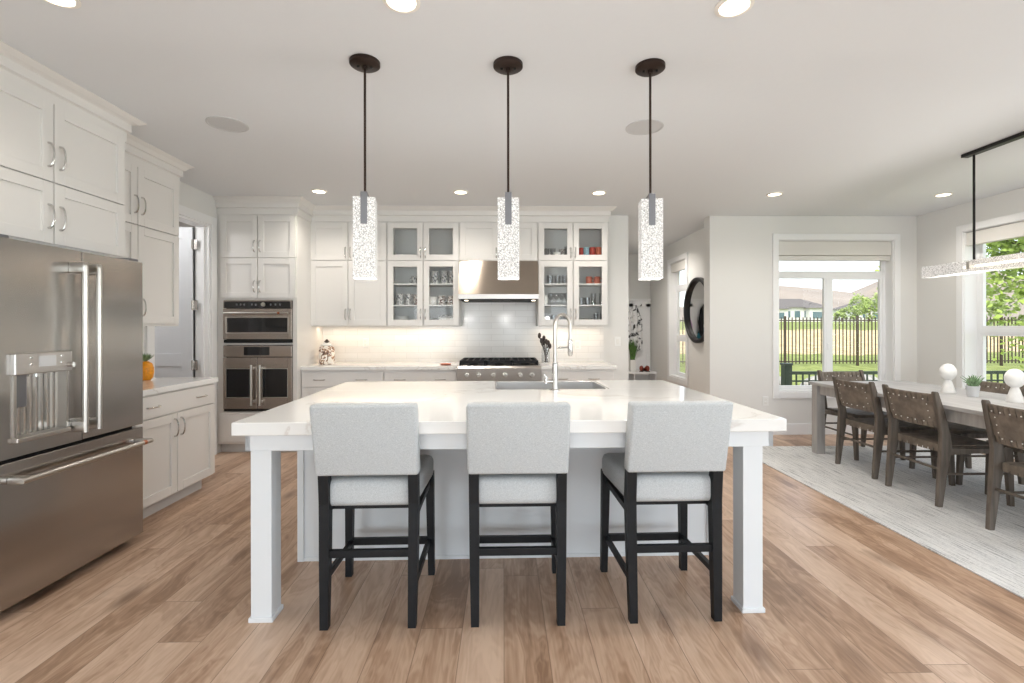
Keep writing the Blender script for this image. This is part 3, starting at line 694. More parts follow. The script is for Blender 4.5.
b = NB(); box(b, -2.221, -.512, 5.335, YB - .013, .881, .921, .004); single('countertop', b, 'quartz', 'white quartz worktop left of the range under the tiled backsplash', 'countertop', (-1.37, 5.66, .881))
b = NB(); box(b, .415, 1.252, 5.335, YB - .013, .881, .921, .004); single('countertop', b, 'quartz', 'short white quartz worktop right of the range holding the utensil crock', 'countertop', (.83, 5.66, .881))

# range
t = thing('gas_range', 'stainless gas range with six front knobs and black grates below the hood', 'range', (-.05, 5.65, 0))
rx0, rx1 = -.508, .411; YR = 5.30
b = NB(); box(b, rx0, rx1, YR + .05, YB - .014, .10, .915); part('body', b, 'steel', t)
b = NB(); prism(b, [(YR, .74), (YR - .004, .90), (YR + .02, .925), (YR + .06, .925), (YR + .06, .74)], 'x', rx0, rx1); cp = part('control_panel', b, 'steel', t)
for k, px in enumerate((467.1, 478.6, 493.4, 504.9, 519.8, 531.3)):
    u = (px - 457.5) / 83 * (rx1 - rx0) + rx0; b = NB()
    lathe(b, [(.030, 0), (.030, .006), (.022, .008), (.024, .03), (.020, .036), (0, .037)], (0, 0, 0), 20)
    box(b, -.004, .004, -.02, .02, .035, .042)
    bmesh.ops.rotate(b, verts=b.verts, matrix=Matrix.Rotation(R(90), 3, 'X')); bmesh.ops.translate(b, verts=b.verts, vec=(u, YR, .825)); part('knob', b, 'nickel', cp, True)
b = NB(); box(b, rx0 + .005, rx1 - .005, YR + .015, YR + .05, .20, .725, .004); d = part('door', b, 'steel', t)
b = NB(); tube(b, [(rx0 + .05, YR - .03, .68), (rx1 - .05, YR - .03, .68)], .013, 14); box(b, rx0 + .08, rx0 + .11, YR - .03, YR + .02, .67, .69); box(b, rx1 - .11, rx1 - .08, YR - .03, YR + .02, .67, .69); part('handle', b, 'nickel', d, True)
b = NB(); box(b, rx0 + .22, rx1 - .22, YR + .012, YR + .016, .36, .58); part('window', b, 'darkglass', d)
b = NB(); box(b, rx0 + .02, rx1 - .02, YR + .09, YB - .03, .915, .925); part('cooktop', b, 'blackgap', t)
for k in range(3):
    a = rx0 + .02 + k * (rx1 - rx0 - .04) / 3; c = a + (rx1 - rx0 - .04) / 3 - .004; b = NB()
    y0, y1 = YR + .09, YB - .06
    for y in (y0, y1 - .018): box(b, a, c, y, y + .018, .95, .978, .002)
    for x in (a, c - .018): box(b, x, x + .018, y0, y1, .925, .978, .002)
    for f in (.25, .5, .75): x = a + (c - a) * f; box(b, x - .006, x + .006, y0, y1, .962, .976)
    for f in (.25, .5, .75): y = y0 + (y1 - y0) * f; box(b, a, c, y - .006, y + .006, .962, .976)
    part('grate', b, 'iron', t)
    for f in (.27, .73):
        b = NB(); lathe(b, [(.05, 0), (.05, .012), (.035, .014), (.035, .024), (0, .026)], ((a + c) / 2, y0 + (y1 - y0) * f, .925), 18); part('burner', b, 'iron', t, True)
for x in (rx0 + .04, rx1 - .08):
    for y in (YR + .08, YB - .1):
        b = NB(); lathe(b, [(.02, 0), (.02, .1)], (x + .02, y, 0), 12); part('foot', b, 'steel', t)

# hood
t = thing('range_hood', 'wide stainless steel range hood with a slanted front above the gas range', 'range hood', (-.05, 5.8, 1.65))
b = NB(); prism(b, [(YB - .014, 1.72), (YB - .014, 2.113), (5.60, 2.113), (5.56, 2.0), (5.46, 1.72)], 'x', U[2] + .004, U[3] - .004); part('canopy', b, 'hoodsteel', t)
b = NB(); box(b, U[2] + .004, U[3] - .004, 5.42, YB - .014, 1.665, 1.72, .003); lp = part('lip', b, 'steel', t)
b = NB(); box(b, U[2] + .03, U[3] - .03, 5.45, YB - .05, 1.655, 1.666); part('filter', b, 'blackgap', t)
for x in (-.42, .34): b = NB(); cyl(b, (x, 5.5, 1.648), (x, 5.5, 1.656), .02); part('lamp', b, 'lamp', t)

# ------------------------------------------------------------------ counter and wall bits
def lathe_thing(name, prof, loc, mat, label, cat, group=None, n=20):
    b = NB(); lathe(b, prof, (0, 0, 0), n); return single(name, b, mat, label, cat, loc, group, True, False)
t = thing('canister', 'printed white ceramic canister with dark finial on the worktop beside the oven tower', 'canister', (-2.07, 5.72, .921))
b = NB(); lathe(b, [(0, 0), (.080, 0), (.088, .02), (.088, .17), (.078, .20), (.055, .215), (0, .215)], (-2.07, 5.72, .921), 28); part('jar', b, 'jarpat', t, True)
b = NB(); lathe(b, [(.058, .213), (.062, .222), (.05, .238), (.016, .25), (0, .25)], (-2.07, 5.72, .921), 24); lid = part('lid', b, 'porcelain', t, True)
b = NB(); lathe(b, [(.012, .248), (.022, .258), (.034, .262), (.02, .275), (.008, .29), (0, .291)], (-2.07, 5.72, .921), 16); part('finial', b, 'utensil', lid, True)
t = thing('utensil_crock', 'clear glass jar full of dark kitchen utensils right of the range', 'utensil holder', (.49, 5.62, .921))
b = NB(); lathe(b, [(0, 0), (.046, 0), (.05, .01), (.05, .19), (.046, .19), (.045, .012), (0, .012)], (.49, 5.62, .921), 24); part('jar', b, 'clearglass', t, True)
random.seed(3)
heads = [(-.075, .33), (-.05, .27), (-.02, .30), (.005, .26), (.03, .245), (-.035, .24), (.045, .21)]
for k, (dx, hh) in enumerate(heads):
    b = NB(); p0 = Vector((.49 - dx * .3, 5.62 + (k % 3 - 1) * .015, .94)); p1 = Vector((.49 + dx, 5.62 + (k % 3 - 1) * .02, .921 + hh))
    tube(b, [p0, p1], .006, 8)
    bmesh.ops.create_uvsphere(b, u_segments=10, v_segments=8, radius=1, matrix=Matrix.Translation(p1) @ Matrix.Diagonal((.020, .008, .034, 1)) )
    single('utensil', b, 'utensil', 'dark kitchen utensil standing in the glass jar beside the range', 'utensil', tuple(p0), 'utensils in the glass jar', True)
lathe_thing('spoon_rest', [(0, 0), (.05, 0), (.07, .012), (.066, .014), (.048, .005), (0, .005)], (-.66, 5.55, .921), 'rustglaze', 'small reddish dish on the worktop just left of the range', 'dish')
def plate(name, F, u, v, lbl, cat, wd=.072, ht=.115, kind='outlet'):
    t = thing(name, lbl, cat, F(u, v, 0)); b = NB(); mbox(b, F, u - wd / 2, u + wd / 2, v - ht / 2, v + ht / 2, 0, .006, .002); cv = part('cover', b, 'plate', t)
    b = NB()
    if kind == 'outlet':
        for s in (-.022, .022): mbox(b, F, u - .016, u + .016, v + s - .014, v + s + .014, .006, .009, .002)
        part('socket', b, 'porcelain', t)
    else:
        mbox(b, F, u - .016, u + .016, v - .032, v + .032, .006, .010, .002); part('rocker', b, 'porcelain', t)
plate('wall_outlet', FY(YB - .012), -1.70, 1.16, 'white outlet on the tiled backsplash right of the printed canister', 'outlet')
plate('wall_outlet', FY(YB), 3.28, .42, 'white outlet low on the wall left of the dining window', 'outlet')
plate('light_switch', FY(YB), 1.42, 1.17, 'white switch on the wall end just right of the backsplash', 'light switch', .075, .115, 'sw')
plate('wall_outlet', FY(YB - .012), .92, 1.13, 'white outlet on the backsplash behind the tall island faucet', 'outlet')

# dishes ------------------------------------------------------------------
def mug(loc, mat, label, group, r=.042, h=.1, rz=0):
    t = thing('mug', label, 'mug', loc, rz, group)
    b = NB(); lathe(b, [(0, 0), (r * .85, 0), (r, .008), (r, h), (r * .9, h), (r * .88, .01), (0, .01)], (0, 0, 0), 18); part('cup', b, mat, t, True, False)
    b = NB(); tube(b, [(r + .028 * math.sin(a) - .004, 0, h / 2 + .03 * math.cos(a)) for a in [math.pi * k / 8 for k in range(9)]], .005, 8); part('handle', b, mat, t, True, False); return t
def bowl(loc, mat, label, group, r=.065, h=.05):
    return lathe_thing('bowl', [(0, 0), (r * .45, 0), (r * .5, .006), (r * .85, h * .55), (r, h), (r * .95, h), (r * .8, h * .55), (0, .012)], loc, mat, label, 'bowl', group)
def tumbler(loc, label, group, r=.034, h=.11, mat='clearglass', name='drinking_glass', cat='glass'):
    return lathe_thing(name, [(0, 0), (r * .82, 0), (r, h), (r * .92, h), (r * .76, .012), (0, .012)], loc, mat, label, cat, group, 18)
def wine(loc, label, group):
    return lathe_thing('wine_glass', [(0, 0), (.03, 0), (.03, .003), (.004, .01), (.004, .06), (.02, .072), (.034, .10), (.030, .145), (.028, .145), (.031, .10), (.017, .075), (0, .07)], loc, 'clearglass', label, 'wine glass', group, 16)
Yd = 5.80
def ux(px): # x on the dish plane from the photo column
    u = (px - 512) / 485; s, c = math.sin(R(1)), math.cos(R(1)); return Yd * (s + u * c) / (c - u * s)
z3, z2, z1_ = 1.863, 1.613, 1.383
for k, px in enumerate((415,)): mug((ux(px), Yd, z3), 'mugpat', 'dark printed mug alone on the top shelf, far left glass door', None, .042, .095, math.pi)
for k, px in enumerate((435, 444.5, 452)):
    mug((ux(px), Yd, z3), 'mugpat', 'tall dark printed mug on the top shelf behind the right pane left of the hood', 'dark mugs on the top shelf', .042, .15, .4)
for k, px in enumerate((400, 409)): mug((ux(px), Yd, z2), 'mugpat', 'white mug with grey print on the middle shelf, far left glass door', 'grey printed mugs', .045, .135, 0)
mug((ux(417.5), Yd, z2), 'mugbrown', 'brown printed mug on the middle shelf beside the grey printed mugs', None, .043, .125, 0)
mug((ux(433), Yd, z2), 'porcelain', 'plain white mug on the middle shelf left of the brown printed mugs', None, .045, .10, 0)
for k, px in enumerate((441.5, 451)): mug((ux(px), Yd + .03, z2), 'mugbrown', 'brown and cream mug on the middle shelf nearest the range hood', 'brown mugs nearest the hood', .044, .115, 0)
for k in range(4): bowl((ux(401.5), Yd, z1_ + k * .016), 'porcelain', 'white bowl in the stack on the bottom shelf, far left glass door', 'white bowl stack', .085, .05)
mug((ux(417), Yd, z1_), 'blackcloth', 'small black cup on the bottom shelf beside the white bowl stack', None, .032, .06, 0)
mug((ux(434.5), Yd, z1_), 'blackcloth', 'small black cup on the bottom shelf nearest the white lidded dish', None, .034, .07, 0)
t = thing('casserole', 'white rectangular dish with dark patterned lid on the bottom shelf near the hood', 'dish', (ux(447), Yd, z1_))
b = NB(); box(b, -.09, .09, -.07, .07, 0, .085, .012); part('dish', b, 'porcelain', t, True, False)
b = NB(); box(b, -.094, .094, -.074, .074, .086, .11, .01); part('lid', b, 'mugpat', t, True, False)
zt_ = 2.132
for px in (546.5, 553): tumbler((ux(px), Yd, zt_), 'clear tumbler in the top right cabinet beside the small white dish', 'tumblers by the white dish', .036, .16)
bowl((ux(556), Yd - .1, zt_ + .0), 'porcelain', 'small white dish in the top cabinet between tumblers and dark mug', None, .05, .095)
mug((ux(562), Yd, zt_), 'mugbrown', 'dark brown mug in the top cabinet left of the centre handles', None, .034, .15)
tumbler((ux(567), Yd, zt_), 'tall clear glass in the top cabinet right of the dark brown mug', None, .036, .18)
for px, mt, lb in ((582.5, 'red', 'red mug leftmost of the colourful row in the top right cabinet'), (586.5, 'blueglaze', 'pale blue mug in the colourful row of the top right cabinet'), (592.5, 'red', 'red mug in the middle of the colourful row, right of the blue one'), (598.5, 'rustglaze', 'rust coloured mug at the right of the colourful row')):
    mug((ux(px), Yd + (.05 if px == 582.5 else 0), zt_), mt, lb, None, .036, .172)
tumbler((ux(604), Yd, zt_), 'clear glass at the right end of the top cabinet after the rust mug', None, .032, .165)
for px in (550, 557.5, 565): tumbler((ux(px), Yd, z3), 'frosted white tumbler on the upper shelf right of the hood', 'frosted tumblers', .038, .105, 'clearglass')
for px in (589, 597.3): mug((ux(px), Yd, z3), 'rustglaze', 'round rust red mug on the upper shelf of the right glass cabinet', 'rust red mugs', .036, .09)
tumbler((ux(545.5), Yd, z2), 'pale yellow tall glass on the middle shelf closest to the hood', None, .03, .12, 'porcelain')
for px in (551, 556.5, 562, 567): wine((ux(px), Yd + .02, z2), 'clear stemmed glass on the middle shelf right of the hood', 'stemmed glasses on the middle shelf')
for px in (581, 587): tumbler((ux(px), Yd, z2), 'short clear glass on the middle shelf of the rightmost door', 'short glasses, rightmost door', .036, .09)
for px in (593.5, 601.5): tumbler((ux(px), Yd, z2), 'tall straight glass on the middle shelf of the rightmost door', 'tall glasses, middle shelf', .032, .14)
for px in (547, 553.5, 560, 566.5): tumbler((ux(px), Yd, z1_), 'clear glass on the bottom shelf behind the faucet arch', 'glasses behind the faucet arch', .035, .11)
for px in (580, 585, 590): tumbler((ux(px), Yd, z1_), 'low clear glass on the bottom shelf of the rightmost door', 'low glasses, bottom right', .028, .07)
for px in (596, 602.5): tumbler((ux(px), Yd, z1_), 'tall clear glass at the right end of the bottom shelf', 'tall glasses, bottom right', .030, .13)

# ------------------------------------------------------------------ island
IC = (.035, 3.03, 0); IR = R(.75)
t = thing('kitchen_island', 'large white kitchen island with quartz top, square legs and apron', 'kitchen island', IC, IR)
sx0, sx1, syF, syB = -.058, .733, 3.32, 3.80
b = NB(); x0, x1, y0, y1 = -1.222, 1.292, 2.192, 3.855
box(b, x0, x1, y0, syF, .862, .92, .004, 2); box(b, x0, sx0, syF - .004, y1, .862, .92, .004, 2); box(b, sx1, x1, syF - .004, y1, .862, .92, .004, 2)
part('worktop', b, 'quartz', t)
b = NB(); e = .035
box(b, x0 + e, x1 - e, y0 + .05, y0 + .075, .782, .862, .002); box(b, x0 + e, x0 + e + .025, y0 + .05, 2.82, .782, .862, .002); box(b, x1 - e - .025, x1 - e, y0 + .05, 2.82, .782, .862, .002)
part('apron', b, 'island', t)
for xx in (x0 + .057, x1 - .083 - .094):
    b = NB(); box(b, xx, xx + .094, y0 + .055, y0 + .155, 0, .862, .003); box(b, xx - .008, xx + .102, y0 + .047, y0 + .163, 0, .022, .003); part('leg', b, 'island', t)
b = NB(); bx0, bx1, by0, by1 = x0 + .035, x1 - .06, 2.82, 3.82
box(b, bx0 + .01, bx1 - .01, by0 + .01, by1 - .01, .06, .60); box(b, bx0 + .01, sx0 - .005, by0 + .01, by1 - .01, .6, .862); box(b, sx1 + .005, bx1 - .01, by0 + .01, by1 - .01, .6, .862); box(b, sx0 - .005, sx1 + .005, by0 + .01, syF - .02, .6, .862)
box(b, bx0 + .01, bx1 - .01, by0 + .01, by1 - .07, 0, .06)
part('body', b, 'island', t)
# panelled front: corner boards, seams and base rail
b = NB(); Fi = FY(by0 + .01)
for u in (bx0, bx0 + .50, bx0 + .50 + .68, bx0 + .5 + 1.36, bx1 - .03): pass
mbox(b, Fi, bx0 - .0, bx0 + .035, 0, .862, 0, .012, .001); mbox(b, Fi, bx1 - .035, bx1, 0, .862, 0, .012, .001)
for u in (bx0 + .61, bx0 + 1.21, bx0 + 1.80): mbox(b, Fi, u - .004, u + .004, .02, .862, 0, .004)
mbox(b, Fi, bx0 + .035, bx1 - .035, 0, .02, 0, .008, .001); part('front_panel', b, 'island', t)
# doors on the working side
for k, (u0, u1) in enumerate(((bx0 + .02, bx0 + .56), (bx0 + .56, sx0 - .01), (sx0, (sx0 + sx1) / 2), ((sx0 + sx1) / 2, sx1), (sx1 + .01, bx1 - .02))):
    Fb = lambda u, v, n: (u, by1 - .01 + n, v); d = shaker(Fb, u0 + G, u1 - G, .11, .60 if k in (2, 3) else .85, t, 'island'); pull(Fb, u1 - .04, .55, d)
# sink (built in the island)
b = NB(); w_ = .012; zb_ = .66
box(b, sx0, sx1, syF, syB + .07, zb_, zb_ + w_); box(b, sx0, sx0 + w_, syF, syB + .07, zb_, .915); box(b, sx1 - w_, sx1, syF, syB + .07, zb_, .915); box(b, sx0, sx1, syF, syF + w_, zb_, .905); box(b, sx0, sx1, syB + .045, syB + .07, .62, .915, .004)
part('sink', b, 'sinksteel', t)
# faucet, standing on the worktop behind the sink rim
fx, fy = .346, 3.262
t = thing('faucet', 'tall brushed nickel spring-arch faucet with side lever on the island', 'faucet', (fx, fy, .92))
b = NB(); lathe(b, [(0, 0), (.036, 0), (.036, .006), (.020, .010), (.020, .18), (.015, .185), (0, .185)], (fx, fy, .92), 20); part('base', b, 'chrome', t, True)
dxy = Vector((.115, .085, 0)); Rr = dxy.length / 2; pts = [Vector((fx, fy, .92 + z)) for z in (.17, .25, .34, .42)]
for k in range(1, 13):
    a = math.pi * k / 12; pts.append(Vector((fx, fy, .92 + .435)) + dxy * (1 - math.cos(a)) / 2 + Vector((0, 0, Rr * math.sin(a) * 1.05)))
pts += [Vector((fx, fy, 0)) + dxy + Vector((0, 0, .92 + z)) for z in (.40, .36, .33)]
b = NB(); tube(b, pts, .0125, 14); part('spout', b, 'nickel', t, True)
b = NB(); e = Vector((fx, fy, 0)) + dxy; tube(b, [e + Vector((0, 0, .92 + z)) for z in (.34, .325, .24, .225)], [.0135, .018, .018, .013], 16); part('spray_head', b, 'chrome', t, True)
b = NB(); tube(b, [(fx, fy, .92 + .285), tuple(e + Vector((0, 0, .92 + .285)))], .006, 8); part('holder', b, 'chrome', t, True)
b = NB(); cyl(b, (fx, fy, .98), (fx - .06, fy, .98), .013); tube(b, [(fx - .052, fy, .98), (fx - .055, fy, 1.0), (fx - .075, fy - .01, 1.03)], .006, 8); tube(b, [(fx - .062, fy, .965), (fx - .062, fy, 1.0)], .012, 12); part('lever', b, 'chrome', t, True)

# ------------------------------------------------------------------ bar stools
def make_stool(label, loc, rz):
    t = thing('bar_stool', label, 'bar stool', loc, rz, None)
    # local: front (towards island) +Y ; rear legs y=-.235 ; seat top .655
    b = NB(); box(b, -.215, .215, -.212, .245, .528, .655, .035, 4)
    for v in b.verts: v.co.x *= 1 + .10 * (v.co.y + .212) / .457
    part('seat', b, 'upholstery', t, True, False)
    b = NB(); hw = .227
    prof = [(-.262, .685), (-.188, .685), (-.262, 1.012), (-.340, 1.012)]
    prism(b, prof, 'x', -hw, hw); bmesh.ops.bevel(b, geom=list(b.edges), offset=.014, segments=3, profile=.5, affect='EDGES'); part('backrest', b, 'upholstery', t, True, False)
    for s in (-1, 1):
        b = NB(); leg4(b, [(s * .194, -.232, 0), (s * .197, -.215, .30), (s * .199, -.205, .55), (s * .199, -.222, .70), (s * .199, -.245, .80)], [(.018, .018), (.0215, .023), (.0225, .026), (.0225, .022), (.02, .018)]); part('leg', b, 'blackwood', t, False, False)
        b = NB(); leg4(b, [(s * .222, .232, 0), (s * .214, .222, .56)], [(.017, .018), (.022, .022)]); part('leg', b, 'blackwood', t, False, False)
        for z0, z1 in ((.20, .185), (.50, .50)):
            b = NB(); x = s * .207; ring_sweep(b, [[(x - .010, -.215, z0 - .014), (x + .010, -.215, z0 - .014), (x + .010, -.215, z0 + .014), (x - .010, -.215, z0 + .014)], [(x - .010, .225, z1 - .014), (x + .010, .225, z1 - .014), (x + .010, .225, z1 + .014), (x - .010, .225, z1 + .014)]]); part('stretcher', b, 'blackwood', t, False, False)
    b = NB(); box(b, -.20, .20, -.228, -.205, .308, .342, .002); part('stretcher', b, 'blackwood', t, False, False)
    b = NB(); box(b, -.20, .20, .215, .238, .168, .205, .002); part('footrest', b, 'blackwood', t, False, False)
    b = NB(); box(b, -.19, .19, -.16, .20, .505, .53); part('seat_frame', b, 'blackwood', t, False, False)
    return t
st = make_stool('leftmost grey upholstered bar stool with black legs, turned slightly right', (-.611, 2.418, 0), R(1.2))
dup(st, (.062, 2.425, 0), R(.5), 'middle grey upholstered bar stool, squarely facing the island')
dup(st, (.778, 2.44, 0), R(1.2), 'rightmost grey upholstered bar stool, next to the right island leg')

# ------------------------------------------------------------------ pendants
def make_pendant(label, loc, rz):
    t = thing('pendant_light', label, 'pendant light', loc, rz, None)
    b = NB(); lathe(b, [(0, -.001), (.078, -.001), (.078, -.018), (.070, -.024), (.014, -.026), (.014, -.04), (0, -.04)], (0, 0, 0), 36); cn = part('canopy', b, 'bronze', t, True, False)
    for s in (-.034, .034):
        b = NB(); lathe(b, [(0, -.022), (.008, -.022), (.007, -.033), (0, -.034)], (s, 0, 0), 10); part('screw', b, 'black', cn, True, False)
    b = NB(); tube(b, [(0, 0, -.03), (0, 0, -.70)], .0065, 10); part('rod', b, 'bronze', t, True, False)
    b = NB(); box(b, -.017, .017, -.0555, .0555, -.862, -.695, .002); part('bracket', b, 'greymetal', t, False, False)
    b = NB(); box(b, -.056, .056, -.053, .053, -1.140, -.722, .003); part('crystal', b, 'crystal', t, False, False)
    return t
pd = make_pendant('left pendant light, a tall bubbled crystal block on a dark rod', (-.726, 2.560, H), R(9))
dup(pd, (.026, 2.570, H), R(0), 'middle pendant light with bubbled crystal block hanging above the island')
dup(pd, (.786, 2.580, H), R(-7), 'right pendant light, crystal block hanging near the hall opening')
def lamp(kind, loc, e, col=(1, .84, .66), size=.05, rot=(0, 0, 0), spot=None):
    d = bpy.data.lights.new('lamp_' + kind, kind); d.energy = e; d.color = col
    if kind == 'AREA': d.shape = 'DISK'; d.size = size
    elif kind == 'SPOT': d.spot_size = R(spot or 120); d.spot_blend = .8; d.shadow_soft_size = size
    else: d.shadow_soft_size = size
    o = bpy.data.objects.new('lamp_light', d); C.objects.link(o); o.location = loc; o.rotation_euler = rot; return o
for x, y in ((-.726, 2.56), (.026, 2.57), (.786, 2.58)): lamp('POINT', (x, y, 1.50), 6, (1, .96, .92), .05)

# recessed lights and speakers
def make_can(label, loc):
    t = thing('recessed_light', label, 'ceiling light', loc)
    b = NB(); lathe(b, [(.080, 0), (.080, -.005), (.062, -.009), (.060, -.001)], (0, 0, 0), 32, False); part('trim_ring', b, 'lamptrim', t, True, False)
    b = NB(); lathe(b, [(0, -.004), (.061, -.004), (.061, -.0005), (0, -.0005)], (0, 0, 0), 28, False); part('diffuser', b, 'lamp', t, False, False)
    return t
cans = [(-1.877, 2.07, 'recessed light over the refrigerator aisle at the top left'), (-.434, 2.08, 'recessed light in the ceiling before the left pendant'), (1.004, 2.09, 'recessed light in the ceiling before the right pendant'),
        (-1.88, 4.98, 'recessed light in the far row nearest the oven tower'), (-.438, 4.99, 'recessed light in the far row nearest the range hood'), (.99, 5.0, 'recessed light in the far row above the right glass cabinet'),
        (2.84, 5.03, 'recessed light near the hall opening, before the dining window wall'), (4.636, 5.03, 'recessed light in the far right ceiling corner above the dining table')]
c0 = None
for x, y, lb in cans:
    if c0 is None: c0 = make_can(lb, (x, y, H))
    else: dup(c0, (x, y, H), None, lb)
    lamp('SPOT', (x, y, H - .012), 42 if y > 4 else 22, (1, .93, .84), .06, (0, 0, 0), 150)
for x, y, e in ((-1.88, -.8, 25), (1.0, -.8, 25), (2.84, 2.1, 40), (4.636, 2.1, 40), (2.15, 7.4, 95)):  # dining and hall ones are unseen lights added to brighten those areas
    dup(c0, (x, y, H), None, {-.8: 'recessed light behind the viewer', 2.1: 'added recessed light over the dining rug, out of view', 7.4: 'added unseen recessed light in the hall ceiling'}[y] + (' on the left' if x < 0 else ' on the right' if x > 3 or y < 0 else ''))
    lamp('SPOT', (x, y, H - .012), e, (1, .94, .87), .06, (0, 0, 0), 150)
def make_speaker(label, loc):
    t = thing('ceiling_speaker', label, 'speaker', loc)
    b = NB(); lathe(b, [(.130, 0), (.130, -.004), (.120, -.006), (.118, -.001)], (0, 0, 0), 40, False); part('rim', b, 'speaker', t, True, False)
    b = NB(); lathe(b, [(0, -.004), (.119, -.003), (.119, -.0005), (0, -.0005)], (0, 0, 0), 36, False); part('grille', b, 'speaker', t, False, False); return t
sp = make_speaker('round ceiling speaker between the refrigerator and the left pendant', (-1.89, 3.36, H))
dup(sp, (.986, 3.37, H), None, 'round ceiling speaker beside the right pendant rod')
# lights under the wall cabinets
for x0, x1 in ((-2.2, -.55), (.44, 1.18)): area('cabinet_strip_light', ((x0 + x1) / 2, 5.86, 1.355), (0, 0, 0), x1 - x0, .03, 1.3 * (x1 - x0) / .8, (1, .80, .58))

# linear chandelier
cx_, yN, yFar = 3.74, 2.50, 4.22
t = thing('linear_chandelier', 'long horizontal crystal bar chandelier on black rods above the dining table', 'chandelier', (cx_, 3.38, H))
b = NB(); box(b, cx_ - .03, cx_ + .03, 2.88, 3.87, H - .028, H - .001, .003); part('canopy', b, 'black', t)
for y in (2.96, 3.79):
    b = NB(); tube(b, [(cx_, y, H - .03), (cx_, y, 1.85)], .0085, 10); part('rod', b, 'black', t, True)
    b = NB(); box(b, cx_ - .054, cx_ + .054, y - .012, y + .012, 1.80, 1.862, .002); part('bracket', b, 'nickel', t)
b = NB(); box(b, cx_ - .05, cx_ + .05, yN, yFar, 1.775, 1.872, .003); part('crystal', b, 'crystal', t)
b = NB(); box(b, cx_ - .012, cx_ + .012, yN + .3, yFar - .35, 1.815, 1.835); part('light_strip', b, 'lamp', t)
lamp('POINT', (cx_, 3.9, 1.66), 12, (1, .95, .90), .05); lamp('POINT', (cx_, 2.9, 1.66), 12, (1, .95, .90), .05)

# ------------------------------------------------------------------ dining area
b = NB(); box(b, 2.56, 5.02, 1.9, 5.39, 0, .010, .003); single('area_rug', b, 'rug', 'large pale grey striped wool rug under the dining table', 'rug', (3.79, 3.6, 0))
RZ = .0105
t = thing('dining_table', 'long grey wood dining table with thick square legs on the pale rug', 'dining table', (3.77, 3.9, RZ))
tx0, tx1, ty0, ty1 = 3.28, 4.30, 2.55, 5.13
b = NB(); box(b, tx0 - .012, tx1 + .012, ty0, ty1 + .012, .735, .765, .004); part('tabletop', b, 'tabletop', t)
for x in (tx0 + .01, tx1 - .10):
    for y in (ty0 + .03, ty1 - .09):
        b = NB(); box(b, x, x + .09, y, y + .085, RZ, .735, .004); part('leg', b, 'tableleg', t)
b = NB()
for x in (tx0 + .03, tx1 - .055): box(b, x, x + .025, ty0 + .14, ty1 - .115, .64, .735)
for y in (ty0 + .05, ty1 - .045 - .025): box(b, tx0 + .12, tx1 - .12, y, y + .025, .64, .735)
part('apron', b, 'tableleg', t)

